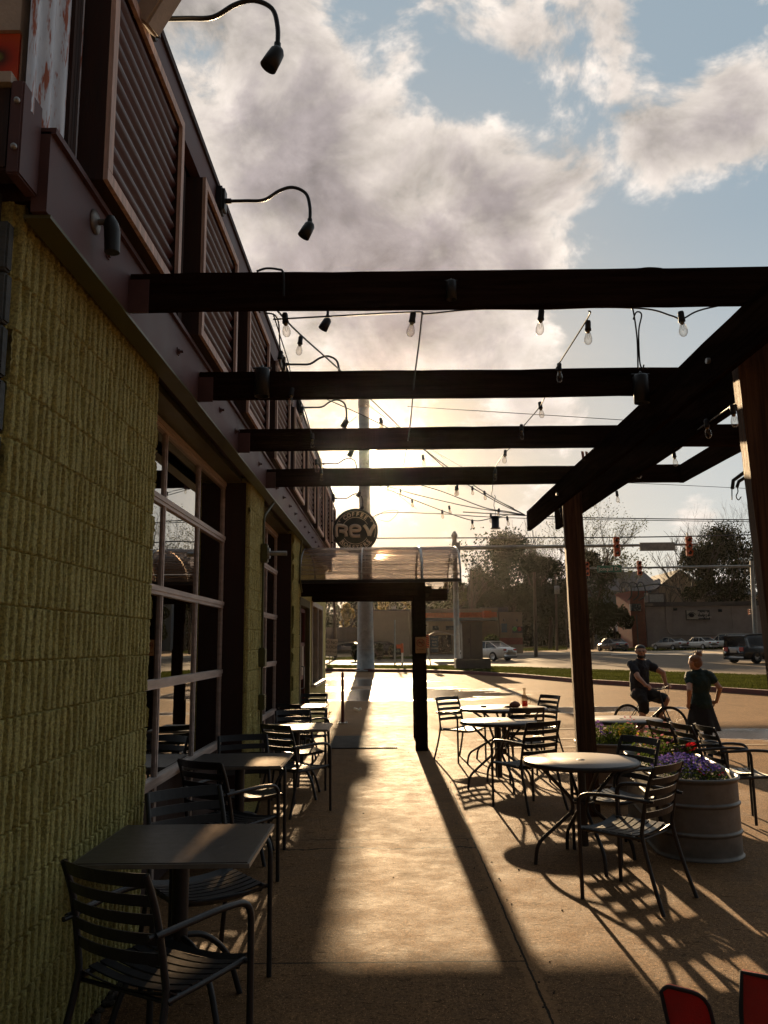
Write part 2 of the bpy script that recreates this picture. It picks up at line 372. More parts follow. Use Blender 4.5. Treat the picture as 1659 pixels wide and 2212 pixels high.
# ------------------------------------------------------------------ world & sun
SUN_D = ray(806, 984).normalized()
el = math.asin(SUN_D.z); az = math.atan2(SUN_D.x, SUN_D.y)
sd = bpy.data.lights.new('sun', 'SUN'); sd.energy = 5.0; sd.angle = rad(.53); sd.color = (1, .71, .40)
so = bpy.data.objects.new('sun', sd); col.objects.link(so); so.rotation_euler = (-SUN_D).to_track_quat('-Z', 'Y').to_euler(); so.location = (0, 0, 30)
w = bpy.data.worlds.new('World'); scene.world = w; w.use_nodes = True; nt = w.node_tree; nt.nodes.clear()
out = nt.nodes.new('ShaderNodeOutputWorld'); bg = nt.nodes.new('ShaderNodeBackground'); L(nt, bg.outputs[0], out.inputs[0])
sky = nt.nodes.new('ShaderNodeTexSky'); sky.sky_type = 'NISHITA'; sky.sun_disc = False; sky.sun_elevation = el; sky.sun_rotation = az
sky.air_density = 1.0; sky.dust_density = .8
tc = nt.nodes.new('ShaderNodeTexCoord'); D = tc.outputs['Generated']
nrm = nt.nodes.new('ShaderNodeVectorMath'); nrm.operation = 'NORMALIZE'; L(nt, D, nrm.inputs[0]); D = nrm.outputs[0]
def dotd(v):
    n = nt.nodes.new('ShaderNodeVectorMath'); n.operation = 'DOT_PRODUCT'; L(nt, D, n.inputs[0]); n.inputs[1].default_value = v; return n.outputs['Value']
def lobe(px, py, rdeg, wgt):     # a broad patch of the sky dome round one direction
    v = dotd(ray(px, py).normalized()); s2 = 2*(rad(rdeg)**2)/2
    return math_(nt, 'MULTIPLY', math_(nt, 'EXPONENT', math_(nt, 'DIVIDE', math_(nt, 'SUBTRACT', v, 1.), s2)), wgt)
lobes = [(420, 100, 7, .26), (560, 330, 7, .28), (760, 500, 5.5, .28), (1000, 640, 4.6, .26), (850, 700, 4.5, .24), (1200, 50, 2.6, .30), (1290, 120, 1.8, .2), (1030, 320, 1.8, .16), (1080, 450, 2.6, .24),
         (1370, 310, 2.4, .30), (1530, 250, 2.6, .34), (1470, 360, 2.2, .28), (1630, 330, 2.4, .28), (1600, 150, 1.3, .2), (1240, 390, 1.4, .16), (1190, 885, 1.9, .34), (1280, 915, 1.1, .2), (1100, 740, 2.0, .2), (1500, 1090, 1.6, .26), (1390, 1105, 1.0, .14), (880, 90, 1.4, .12), (1180, 560, 1.6, .2),
         (1130, 250, 1.8, -.30), (1020, 190, 1.7, -.24), (1240, 270, 1.2, -.22), (1520, 60, 2.2, -.36), (1460, 130, 1.3, -.2), (1590, 500, 3.2, -.36), (1420, 600, 3.4, -.38), (1330, 740, 3, -.34), (1600, 760, 4.5, -.4), (1450, 900, 4, -.36), (930, 180, 1.6, -.22), (1400, 190, 1.0, -.16), (1350, 1000, 3.5, -.26), (1620, 1000, 3, -.2)]
acc = None
for q in lobes:
    v = lobe(*q); acc = v if acc is None else math_(nt, 'ADD', acc, v)
def wn(scale, detail, rough, off=(0, 0, 0), dist=0.):
    mp = nt.nodes.new('ShaderNodeMapping'); L(nt, D, mp.inputs[0]); mp.inputs['Location'].default_value = off; mp.inputs['Scale'].default_value = (1, 1, 1.35)
    n = nt.nodes.new('ShaderNodeTexNoise'); n.inputs['Scale'].default_value = scale; n.inputs['Detail'].default_value = detail; n.inputs['Roughness'].default_value = rough; n.inputs['Distortion'].default_value = dist
    L(nt, mp.outputs[0], n.inputs['Vector']); return n.outputs['Fac']
n1 = wn(7.5, 9, .60, dist=.25); n2 = wn(3.2, 4, .5, (3, 1, 2))
dens = math_(nt, 'ADD', math_(nt, 'MULTIPLY_ADD', n1, 1.7, -.36), math_(nt, 'MULTIPLY', acc, .85))
dens2 = math_(nt, 'ADD', math_(nt, 'MULTIPLY_ADD', wn(7.5, 9, .60, (-.012, 0, .03), dist=.25), 1.7, -.36), math_(nt, 'MULTIPLY', acc, .85))
alpha = nt.nodes.new('ShaderNodeMapRange'); alpha.interpolation_type = 'SMOOTHSTEP'; alpha.inputs[1].default_value = .47; alpha.inputs[2].default_value = .72; L(nt, dens, alpha.inputs[0])
thick = nt.nodes.new('ShaderNodeMapRange'); thick.interpolation_type = 'SMOOTHSTEP'; thick.inputs[1].default_value = .64; thick.inputs[2].default_value = 1.12; L(nt, math_(nt, 'MULTIPLY_ADD', math_(nt, 'SUBTRACT', n2, .5), .35, dens), thick.inputs[0])
relief = math_(nt, 'MULTIPLY_ADD', math_(nt, 'SUBTRACT', dens, dens2), 1.6, 1.0)
sunv = dotd(SUN_D)
near = math_(nt, 'EXPONENT', math_(nt, 'DIVIDE', math_(nt, 'SUBTRACT', sunv, 1.), .045))
aur = math_(nt, 'EXPONENT', math_(nt, 'DIVIDE', math_(nt, 'SUBTRACT', sunv, 1.), .0035))
aur2 = math_(nt, 'EXPONENT', math_(nt, 'DIVIDE', math_(nt, 'SUBTRACT', sunv, 1.), .0004))
disc = math_(nt, 'GREATER_THAN', sunv, math.cos(rad(.42)))
SKY_S = .030
skyc = nt.nodes.new('ShaderNodeVectorMath'); skyc.operation = 'SCALE'; L(nt, sky.outputs[0], skyc.inputs[0]); skyc.inputs['Scale'].default_value = SKY_S
hz = nt.nodes.new('ShaderNodeSeparateXYZ'); L(nt, D, hz.inputs[0])
K = .30        # display value 1 at this radiance for the chosen exposure
base_sky = mixc(nt, ramp(nt, hz.outputs[2], [(.0, (0, 0, 0)), (.45, (1, 1, 1))]), (.78*K, .80*K, .78*K), (.40*K, .51*K, .59*K))
skymix = mixc(nt, math_(nt, 'MULTIPLY_ADD', near, .17, .82), skyc.outputs[0], mixc(nt, math_(nt, 'MULTIPLY', near, .75), base_sky, (.86*K, .66*K, .45*K)))
cloud = mixc(nt, thick.outputs[0], (1.02*K, .91*K, .81*K), (.41*K, .355*K, .35*K))
sc_ = nt.nodes.new('ShaderNodeVectorMath'); sc_.operation = 'SCALE'; L(nt, cloud, sc_.inputs[0]); L(nt, math_(nt, 'MULTIPLY', relief, math_(nt, 'MULTIPLY_ADD', near, .08, .96)), sc_.inputs['Scale'])
tot = mixc(nt, math_(nt, 'MULTIPLY', alpha.outputs[0], .93), skymix, sc_.outputs[0])
def addglow(tot, f, c):
    s_ = nt.nodes.new('ShaderNodeVectorMath'); s_.operation = 'SCALE'; s_.inputs[0].default_value = c; L(nt, f, s_.inputs['Scale'])
    a = nt.nodes.new('ShaderNodeVectorMath'); a.operation = 'ADD'; L(nt, tot, a.inputs[0]); L(nt, s_.outputs[0], a.inputs[1]); return a.outputs[0]
back = nt.nodes.new('ShaderNodeMapRange'); back.interpolation_type = 'SMOOTHSTEP'; back.inputs[1].default_value = -.45; back.inputs[2].default_value = .50; back.inputs[3].default_value = .13; back.inputs[4].default_value = 1.; L(nt, sunv, back.inputs[0])  # added dimming of the unseen sky behind the camera, cuts fill light
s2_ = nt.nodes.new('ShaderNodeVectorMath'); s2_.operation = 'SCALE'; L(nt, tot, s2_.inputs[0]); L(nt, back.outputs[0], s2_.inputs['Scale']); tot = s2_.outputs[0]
tot = addglow(tot, near, (.06*K, .03*K, .01*K)); tot = addglow(tot, aur, (.32*K, .18*K, .07*K)); tot = addglow(tot, aur2, (3*K, 2*K, 1.1*K)); tot = addglow(tot, disc, (30*K, 26*K, 20*K))
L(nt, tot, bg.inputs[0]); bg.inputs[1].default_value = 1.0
scene.view_settings.view_transform = 'Standard'; scene.view_settings.look = 'None'; scene.view_settings.gamma = 1; scene.view_settings.exposure = 1.58
scene.cycles.max_bounces = 6; scene.cycles.transparent_max_bounces = 24; scene.cycles.sample_clamp_indirect = 4; scene.cycles.caustics_reflective = False; scene.cycles.caustics_refractive = False
scene.cycles.use_denoising = True

# ------------------------------------------------------------------ ground
def sheet(name, poly, mat, dz=0., **k):
    mb = MB(); mb.add([(p[0], p[1], (gz(p[1]) if len(p) < 3 else p[2])+dz) for p in poly], [tuple(range(len(poly)))]); return mb.build(name, mat, **k)
mb = MB()
ys = [-40, 22, 130, 900]; xs = [-500, 500]
zz = lambda y: -.004 + (gz(min(y, 130)))
for i in range(3):
    k = len(mb.v); mb.v += [(-500, ys[i], zz(ys[i])), (500, ys[i], zz(ys[i])), (500, ys[i+1], zz(ys[i+1])), (-500, ys[i+1], zz(ys[i+1]))]; mb.f.append((k, k+1, k+2, k+3)); mb.sm.append(False)
mb.build('ground', 'lot', kind='structure')
sheet('patio', [(-1.5, -12), (9, -12), (9, 5.5), (3.4, 9.8), (2.0, 12.6), (1.15, 13.2), (.6, 19.4), (-1.5, 19.4)], 'patio', .004, kind='structure')
for k, (y0, y1) in enumerate([(14.25, 14.31), (15.9, 15.97), (13.2, 13.25)]):
    sheet('painted_line', [(1.5, y0), (6 if k else 3.4, y0+.1), (6 if k else 3.4, y1+.1), (1.5, y1)], 'paint', .008, kind='structure')
# kerb, verge, road, far pavement
KP = [FG(560, 1447), FG(705, 1450), FG(900, 1452), FG(1000, 1456), FG(1120, 1463), FG(1250, 1475), FG(1400, 1484.5), FG(1540, 1494), FG(1659, 1502.5), FG(1800, 1513)]
KP = [(p.x, p.y) for p in KP]; KP[0] = (-30, 46.5)
VP_ = [FG(560, 1439), FG(705, 1441), FG(900, 1442), FG(1000, 1443), FG(1120, 1446), FG(1250, 1451), FG(1400, 1456), FG(1540, 1461), FG(1659, 1466), FG(1800, 1472)]
VP_ = [(p.x, p.y) for p in VP_]; VP_[0] = (-30, 54)
def strip_blocks(name, pts, wdt, h, mat, **k):
    mb = MB()
    for a, b_ in zip(pts, pts[1:]):
        a, b_ = Vector((a[0], a[1], gz(a[1])-.02)), Vector((b_[0], b_[1], gz(b_[1])-.02)); d = (b_-a).normalized(); n = Vector((-d.y, d.x, 0))*wdt
        mb.prism([a, b_, b_+n, a+n], (0, 0, h+.02))
    return mb.build(name, mat, **k)
strip_blocks('kerb', KP, .22, .15, 'red_kerb', kind='structure')
sheet('verge', [(x, y+.18) for x, y in KP]+VP_[::-1], 'soil', .10, kind='structure')
sheet('road', [(x, y) for x, y in VP_]+[(60, 84), (60, 95), (-30, 80), (-60, 70)], 'asphalt', .006, kind='structure')
def rect_far(name, a, mat, dz, **k): return sheet(name, [(p.x, p.y) for p in (FG(*q) for q in a)], mat, dz, **k)
rect_far('pavement', [(1290, 1408), (1640, 1403), (1640, 1411), (1270, 1414)], 'sidewalk', .03, kind='structure')
rect_far('far_kerb', [(1320, 1414.5), (1640, 1411.5), (1640, 1414), (1320, 1416.5)], 'kerbc', .05, kind='structure')
rect_far('drive_apron', [(1080, 1410), (1280, 1408), (1260, 1414), (1080, 1416)], 'sidewalk', .02, kind='structure')
rect_far('far_pavement', [(600, 1415), (920, 1415), (925, 1422), (600, 1424)], 'sidewalk', .03, kind='structure')
rect_far('far_kerb', [(600, 1424), (925, 1422), (925, 1424), (600, 1427)], 'red_kerb', .05, kind='structure')
def grass(name, poly, n, h=.07, dz=.1):
    # scattered blades over a polygon (rejection sampling)
    mb = MB(); xs = [p[0] for p in poly]; ys = [p[1] for p in poly]; c = 0; t = 0
    while c < n and t < n*30:
        t += 1; x = random.uniform(min(xs), max(xs)); y = random.uniform(min(ys), max(ys)); ins = False; j = len(poly)-1
        for i in range(len(poly)):
            if (poly[i][1] > y) != (poly[j][1] > y) and x < (poly[j][0]-poly[i][0])*(y-poly[i][1])/(poly[j][1]-poly[i][1])+poly[i][0]: ins = not ins
            j = i
        if not ins: continue
        c += 1; a = random.uniform(0, 6.28); q = .018+y*.0005; z = gz(y)+dz; hh = h*random.uniform(.6, 1.4)
        dx, dy = math.cos(a)*q, math.sin(a)*q; lx, ly = random.uniform(-.05, .05), random.uniform(-.05, .05)
        k = len(mb.v); mb.v += [(x-dx, y-dy, z-.01), (x+dx, y+dy, z-.01), (x+lx, y+ly, z+hh)]; mb.f.append((k, k+1, k+2)); mb.sm.append(False)
    return mb.build(name, 'grass', label='short green grass on the verge', cat='grass', kind='stuff')
vg = [(x, y+.22) for x, y in KP]+VP_[::-1]; vg = [q for q in vg if -12 < q[0] < 26]
g1 = grass('grass', vg, 60000); g1['label'] = 'green grass verge behind the red kerb of the car park'
sheet('far_verge', [(-30, 68), (2.6, 68), (2.6, 74), (-30, 74)], 'soil', .05, kind='structure')
g2 = grass('grass', [(-12, 68), (2.6, 68), (2.6, 74), (-12, 74)], 6000, .10, .05); g2['label'] = 'grass strip across the road behind the steel pole'
q = [FG(1290, 1406), FG(1420, 1398), FG(1620, 1391), FG(1640, 1401), FG(1420, 1407)]
sheet('far_verge', [(p.x, p.y) for p in q], 'soil', .05, kind='structure')
g3 = grass('grass', [(p.x, p.y) for p in q], 9000, .12, .05); g3['label'] = 'grass island beside the parked cars on the right'
q = [FG(1080, 1404), FG(1225, 1396), FG(1225, 1404), FG(1080, 1409)]
sheet('far_verge', [(p.x, p.y) for p in q], 'soil', .05, kind='structure')
g4 = grass('grass', [(p.x, p.y) for p in q], 5000, .12, .05); g4['label'] = 'grass strip right of the white sedan'

# ------------------------------------------------------------------ the cafe building
WX, FX = -1.38, -1.25
bld = thing('cafe_building', 'cafe building with olive ribbed block wall, glazed roll-up doors and maroon screens above', 'building', (0, 0, 0))
random.seed(3)
def ribwall(y0, y1, z0, z1, dy, dz, x0=WX, ends=True):
    # split-faced fluted block: every rib and mortar joint is real relief
    ny = int((y1-y0)/dy); mb = MB(); vs = []; zl = []; nn = max(6, int(.19/dz))
    for c_ in range(int((z1-z0)/.2)+1):
        zb_ = z0+c_*.2; zl += [zb_, zb_+.0045]+[zb_+.010+.180*q/nn for q in range(nn+1)]+[zb_+.1955]
    zl = [q for q in zl if q < z1-.004]+[z1]; nz = len(zl)-1
    for j in range(nz+1):
        z = zl[j]; course = math.floor((z+1e-4)/.2); jz = abs(z/.2-round(z/.2))*.2
        for i in range(ny+1):
            y = y0+(y1-y0)*i/ny
            sh = mnoise.noise(Vector((course*7.3, 1.7, y*3)))*.010+mnoise.noise(Vector((y*9, z*5, course*.4)))*.010
            u = (y+sh*.8+mnoise.noise(Vector((math.floor(y/.064)*1.7, z*6, 2)))*.010)/.064+mnoise.noise(Vector((y*6, course*1.9, 3)))*.3; fr_ = u-math.floor(u)
            gw = .24+.22*mnoise.noise(Vector((math.floor(u+.5)*2.3, z*5, course*.7))); rib = 1-max(0, 1-(min(fr_, 1-fr_))/max(.07, gw))**.35        # groove centred in each flute
            rough = mnoise.noise(Vector((y*60, z*55, 0)))*.0042+mnoise.noise(Vector((y*150, z*130, 5)))*.0045+mnoise.noise(Vector((math.floor(u)*3.1, z*2.5, 9)))*.005
            d = .044*rib-.020+rough*(.25+.75*rib)
            if jz < .002: d -= .016
            jy = abs(((y+(course % 2)*.2)/.4)-round((y+(course % 2)*.2)/.4))*.4
            if jy < .004: d -= .008
            vs.append((x0+d, y, z))
    fs = [(j*(ny+1)+i, j*(ny+1)+i+1, (j+1)*(ny+1)+i+1, (j+1)*(ny+1)+i) for j in range(nz) for i in range(ny)]
    mb.add(vs, fs, True)
    # body of the wall behind the face
    mb.box(x0-.32, x0-.004, y0+.002, y1-.002, z0, z1-.002)
    return mb
ribwall(2.80, 4.68, 0, 3.30, .0040, .0105).build('wall', 'olive', bld)
ribwall(7.94, 8.83, 0, 3.30, .006, .016).build('wall', 'olive', bld)
mb = ribwall(11.76, 12.62, 0, 3.30, .012, .025)
mb.box(WX-.3, WX+.01, 12.62, 14.15, 2.30, 3.30); mb.box(WX-.3, WX+.012, 14.15, 14.62, 0, 3.30); mb.box(WX-.3, WX+.012, 14.62, 17.0, 0, .95); mb.box(WX-.3, WX+.012, 14.62, 17.0, 2.42, 3.30); mb.box(WX-.3, WX+.012, 17.0, 17.9, 0, 3.30)
mb.build('wall', 'olive', bld)
# near end of the block wall, painted blue grey, and the rough timber above it
mb = MB(); mb.box(-4.5, WX-.045, 2.76, 2.797, 0, 3.32); mb.build('end_wall', 'bluepaint', bld)
mb = MB()
for k in range(16): mb.box(WX-.05, WX+.012+random.uniform(-.004, .006), 2.748, 2.798, k*.2+.006, k*.2+.194, bev=.008)
mb.build('corner_blocks', 'bluepaint', bld)
mb = MB(); mb.box(-4.5, -1.335, 2.64, 2.745, 3.33, 3.655, bev=.01); mb.build('timber_beam', 'screendark', bld)
mb = MB(); mb.box(-1.333, FX-.035, 2.62, 2.78, 3.30, 3.665, bev=.006); br = mb.build('bracket', 'purple', bld)
mb = MB()
for z in (3.40, 3.58): mb.ell((-1.305, 2.615, z), (.012, .012, .012))
mb.build('bolt', 'galv', br)
mb = MB(); mb.box(-4.5, -1.335, 2.62, 2.80, 3.658, 3.70); mb.box(-4.5, -1.335, 2.66, 2.80, 3.90, 5.0); mb.box(-4.5, -1.335, 2.69, 2.80, 3.70, 3.90); mb.build('stucco_panel', 'stucco', bld)
mu = MB(); mu.box(-.35, .09, 0, .012, -.098, .098); mo = mu.build('mural', 'mural', bld); mo.location = (-1.43, 2.676, 3.80)
# steel channel fascia
mb = MB(); mb.box(FX-.06, FX, 2.78, 18.2, 3.245, 3.57); mb.box(FX-.10, FX+.02, 2.78, 18.2, 3.56, 3.585); mb.build('fascia', 'purple', bld)
mb = MB(); mb.box(-1.343, FX+.008, 2.80, 18.0, 3.229, 3.243); mb.box(WX-.30, WX-.06, 4.70, 7.93, 3.252, 3.30); mb.box(WX-.30, WX-.06, 8.84, 11.75, 3.252, 3.30); mb.build('lintel', 'olive_trim', bld)
for k in range(24):
    y = 3.42+k*.62
    if k in (1,): continue
    mb = MB(); mb.tube([(FX, y, 3.40), (FX+.035, y, 3.40)], .009, 6); mb.box(FX, FX+.006, y-.02, y+.02, 3.38, 3.42); mb.tube([(FX+.006, y, 3.40), (FX+.016, y, 3.40)], .017, 6); mb.build('bolt', 'purple', bld)
# upper wall, coping
mb = MB()
pts = []; n = 60
for i in range(n+1):
    y = 2.66+(3.2-2.66)*i/n; pts.append((y, -1.30+.018*math.sin(i/n*math.pi*2*4)))
vs = [(x, y, z) for y, x in pts for z in (3.585, 5.0)]; mb.add(vs, [(2*i, 2*i+2, 2*i+3, 2*i+1) for i in range(n)], True)
mb.build('galvanised_cladding', 'rusty', bld)
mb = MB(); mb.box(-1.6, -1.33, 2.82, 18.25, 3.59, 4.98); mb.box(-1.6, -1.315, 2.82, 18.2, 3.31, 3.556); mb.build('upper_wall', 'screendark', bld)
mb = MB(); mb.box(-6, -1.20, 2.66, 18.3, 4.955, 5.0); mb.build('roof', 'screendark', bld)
mb = MB(); mb.box(-1.28, -1.215, 3.2, 18.25, 4.72, 4.954); mb.build('coping_board', 'purple', bld)
for k in range(9):
    y0 = 3.15+1.75*k; y1 = y0+1.2; z0, z1 = 3.60, 4.69; xf = -1.165
    mb = MB(); ny = 8; nz = 88; vs = []
    for j in range(nz+1):
        for i in range(2): vs.append((xf-.045+.016*math.sin(j/nz*math.pi*2*11.5), (y0+.05, y1-.05)[i], z0+.05+(z1-z0-.1)*j/nz))
    mb.add(vs, [(2*j, 2*j+1, 2*j+3, 2*j+2) for j in range(nz)], True); sc1 = mb.build('screen', 'maroon', bld)
    mb = MB(); mb.box(xf-.02, xf, y0, y1, z0, z0+.055); mb.box(xf-.02, xf, y0, y1, z1-.055, z1); mb.box(xf-.02, xf+.001, y0, y0+.055, z0+.056, z1-.056); mb.box(xf-.02, xf+.001, y1-.055, y1, z0+.056, z1-.056)
    mb.build('frame', 'screenwood', sc1)
    mb = MB(); mb.box(-1.33, xf-.021, y0, y0+.035, z0, z1); mb.box(-1.33, xf-.021, y1-.035, y1, z0, z1); mb.box(-1.33, xf-.021, y0+.036, y1-.036, z0, z0+.035)
    for q in (.25, .5, .75): mb.box(-1.33, -1.28+.0, y0-.17+q*.1, y0-.14+q*.1, z0, z1)
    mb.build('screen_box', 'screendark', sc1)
# roll-up doors
def rolldoor(y0, y1, cols, xr=-1.62):
    zs = [.73, 1.39, 2.035, 2.675, 3.215]; d = MB()
    for z in zs: d.box(xr-.03, xr+.022, y0+.03, y1-.03, z-.032, z+.032)
    for z in zs[:]: d.box(xr+.022, xr+.03, y0+.03, y1-.03, z-.006, z+.03)
    for c in range(cols+1):
        y = y0+.05+(y1-y0-.1)*c/cols; d.box(xr-.025, xr+.012, y-.028, y+.028, .05, 3.2)
        d.box(xr+.012, xr+.019, y-.012, y+.012, .76, 3.18)
    f_ = d.build('roll_up_door', 'alu', bld)
    for a, b_ in zip(zs, zs[1:]):
        for c in range(cols):
            ya = y0+.05+(y1-y0-.1)*c/cols; yb = y0+.05+(y1-y0-.1)*(c+1)/cols
            g = MB(); t = random.uniform(-.0015, .0015); g.add([(xr+t, ya+.02, a+.03), (xr-t, yb-.02, a+.03), (xr-t*.5, yb-.02, b_-.03), (xr+t*.5, ya+.02, b_-.03)], [(0, 1, 2, 3)]); g.build('pane', 'glass', f_)
    g = MB(); g.box(xr-.02, xr+.0, y0+.03, y1-.03, .04, .70); g.build('kick_panel', 'screendark', f_)
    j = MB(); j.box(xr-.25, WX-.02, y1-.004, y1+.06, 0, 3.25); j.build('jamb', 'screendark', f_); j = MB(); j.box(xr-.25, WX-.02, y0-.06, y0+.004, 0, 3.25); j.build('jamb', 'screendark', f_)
rolldoor(4.68, 7.94, 3); rolldoor(8.83, 11.76, 3)
# room behind the glass
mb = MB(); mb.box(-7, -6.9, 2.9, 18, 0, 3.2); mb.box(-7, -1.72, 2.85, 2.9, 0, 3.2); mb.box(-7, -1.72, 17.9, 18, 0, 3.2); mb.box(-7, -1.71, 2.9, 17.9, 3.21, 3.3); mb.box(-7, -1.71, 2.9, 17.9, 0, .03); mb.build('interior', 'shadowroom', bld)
# entrance door and window
mb = MB(); mb.box(-1.60, WX+.03, 12.55, 12.64, 0, 2.38); mb.box(-1.60, WX+.03, 14.10, 14.19, 0, 2.38); mb.box(-1.60, WX+.03, 12.64, 14.10, 2.26, 2.38); mb.build('door_frame', 'olive_trim', bld)
mb = MB(); xr = -1.47
for a, b_ in ((12.66, 12.76), (13.32, 13.40), (14.0, 14.08)): mb.box(xr, xr+.045, a, b_, .02, 2.24)
for z in (.02, .55, 1.08, 1.62, 2.18): mb.box(xr+.002, xr+.043, 12.76, 14.0, z, z+.06)
dr = mb.build('door', 'doorred', bld)
g = MB(); g.box(xr+.015, xr+.02, 12.7, 14.04, .06, 2.2); g.build('pane', 'glass', dr)
g = MB(); g.tube(fillet([(xr+.04, 13.28, .95), (xr+.11, 13.28, .95), (xr+.11, 13.28, 1.3), (xr+.04, 13.28, 1.3)], .03), .012, 6); g.build('handle', 'galv', dr)
g = MB(); g.box(xr+.05, xr+.053, 13.42, 13.78, 1.15, 1.62); g.build('notice', 'signwhite', dr)
mb = MB()
for a, b_ in ((14.62, 14.70), (15.78, 15.84), (16.92, 17.0)): mb.box(-1.44, WX+.03, a, b_, .95, 2.42)
mb.box(-1.44, WX+.028, 14.70, 16.92, 2.34, 2.42); mb.box(-1.44, WX+.10, 14.55, 17.05, .90, .95); wdw = mb.build('window', 'whitewin', bld)
g = MB(); g.box(-1.425, -1.42, 14.7, 16.92, .95, 2.34); g.build('pane', 'glass', wdw)
# conduit and boxes on the pillar
mb = MB(); y = 8.66
mb.tube(fillet([(FX-.02, 8.95, 3.22), (WX+.05, y, 3.02), (WX+.05, y, 2.2), (WX+.05, y, .3)], .06), .014, 8); mb.box(WX+.02, WX+.10, y-.05, y+.05, 2.52, 2.72, bev=.01); mb.box(WX+.02, WX+.09, y-.07, y+.07, 1.42, 1.62, bev=.01); mb.box(WX+.02, WX+.09, y-.06, y+.06, .98, 1.14, bev=.01)
mb.build('conduit', 'olive_trim', bld)
mb = MB(); mb.tube(fillet([(FX-.02, 12.0, 3.2), (WX+.05, 12.3, 3.0), (WX+.05, 12.3, 2.6), (WX+.05, 12.6, 2.45)], .06), .014, 8); mb.build('conduit', 'olive_trim', bld)
g = MB(); g.tube([(WX+.08, 8.66, 2.62), (WX+.30, 8.68, 2.62)], .026, 10); g.tube([(WX+.10, 8.66, 2.62), (WX+.12, 8.66, 2.62)], .06, 10); tag(g.build('wall_spotlight', 'galv'), 'short steel spotlight fixed to the conduit box on the olive pillar between the glazed doors', 'spotlight')
# lamp on the fascia
fl = thing('wall_floodlight', 'grey floodlight hanging from a round plate on the purple fascia, nearest the camera', 'floodlight', (FX, 3.25, 3.46)); fl.scale = (.8, .8, .8)
g = MB(); g.M = Matrix.Rotation(rad(90), 4, 'Y'); g.lathe([(0, 0), (.066, 0), (.066, .008), (.05, .018), (.02, .024), (0, .024)], 20); g.tube([(0, 0, .02), (0, 0, .07)], .017, 8); g.build('wall_plate', 'tank', fl)
g = MB(); g.tube([(.085, 0, .03), (.09, .0, -.01), (.095, .01, -.05), (.10, .01, -.17)], [.022, .040, .043, .040], 14); g.build('lamp_head', 'lampblack', fl)

# gooseneck lamps
gl_ = thing('gooseneck_lamp', 'black gooseneck lamp at the top of the picture, nearest of the row above the screens', 'wall lamp', (-1.2, 3.72, 4.85), 0, 'gooseneck lamps above the maroon screens')
g = MB(); g.box(-.03, .05, -.06, .06, -.10, .10, bev=.02); g.tube([(.05, 0, 0), (.09, 0, 0)], .02, 8); g.build('wall_box', 'lampblack', gl_)
g = MB(); arm = bez([(.06, 0, 0), (.20, 0, 0), (.33, 0, .005), (.44, 0, .075), (.54, 0, .10), (.635, 0, .05), (.665, 0, -.06), (.665, 0, -.17)], 5); g.tube(arm, .0125, 8); g.tube([(.665, 0, -.15), (.665, 0, -.20)], .018, 8); g.build('arm', 'lampblack', gl_)
g = MB(); g.M = Matrix.Translation((.665, 0, -.20)) @ Matrix.Rotation(rad(28), 4, 'Y'); g.lathe([(0, .025), (.025, .02), (.038, 0), (.042, -.04), (.045, -.10), (.041, -.10), (.033, -.02), (0, -.01)], 16); g.build('lamp_head', 'lampblack', gl_)
lab = ['black gooseneck lamp above the first timber beam, second nearest of the row', 'gooseneck lamp whose head shows just under the first timber beam', 'gooseneck lamp whose arched arm shows between the first and second timber beams', 'gooseneck lamp seen just above the third timber beam, left of the steel pole', 'gooseneck lamp seen behind the third timber beam', 'gooseneck lamp in the gap between the third and fourth beams, left of the sun', 'gooseneck lamp half hidden behind the fourth timber beam', 'farthest gooseneck lamp, just above the round coffee sign']
for k in range(1, 9):
    c = copy_tree(gl_); c.location = (-1.2, 3.72+1.75*k, 4.85); c['label'] = lab[k-1]; c.rotation_euler = (0, 0, random.uniform(-.05, .05))
camb = thing('box_floodlight', 'pale boxy floodlight at the top left above the corrugated screen', 'floodlight', (-1.08, 3.52, 4.78))
g = MB(); T = Matrix.Rotation(rad(38), 4, 'Y') @ Matrix.Rotation(rad(15), 4, 'X'); g.box(-.05, .05, -.07, .07, -.15, .12, T, bev=.012); g.build('housing', 'stucco', camb)
g = MB(); g.tube([(-.03, .02, .1), (-.10, .05, .16)], .012, 6); g.build('bracket', 'galv', camb)

# ------------------------------------------------------------------ pergola
per = thing('pergola', 'dark timber pergola with cross beams over the patio tables', 'pergola', (1.86, 8.1, 0))
PI = Matrix.Translation((-1.86, -8.1, 0))
def pp(): mb = MB(); mb.M = PI.copy(); return mb
def rough_beam(mb, x0, x1, y0, y1, z0, z1, axis, seg=26, amp=.003):
    # a sawn board with slightly uneven arrises
    vs = []; fs = []
    L0, L1 = (x0, x1) if axis == 'x' else ((y0, y1) if axis == 'y' else (z0, z1))
    for i in range(seg+1):
        t = L0+(L1-L0)*i/seg; s_ = mnoise.noise(Vector((t*1.3, y0, z0)))*amp*2
        if axis == 'x': c = [(y0, z0), (y1, z0), (y1, z1), (y0, z1)]
        elif axis == 'y': c = [(x0, z0), (x1, z0), (x1, z1), (x0, z1)]
        else: c = [(x0, y0), (x1, y0), (x1, y1), (x0, y1)]
        for a, b_ in c:
            a += random.uniform(-amp, amp)*.4; b_ += random.uniform(-amp, amp)*.5+s_
            vs.append((t, a, b_) if axis == 'x' else ((a, t, b_) if axis == 'y' else (a, b_, t)))
    for i in range(seg):
        for k in range(4): fs.append((i*4+k, i*4+(k+1) % 4, (i+1)*4+(k+1) % 4, (i+1)*4+k))
    fs.append((0, 3, 2, 1)); fs.append((seg*4, seg*4+1, seg*4+2, seg*4+3)); mb.add(vs, fs)
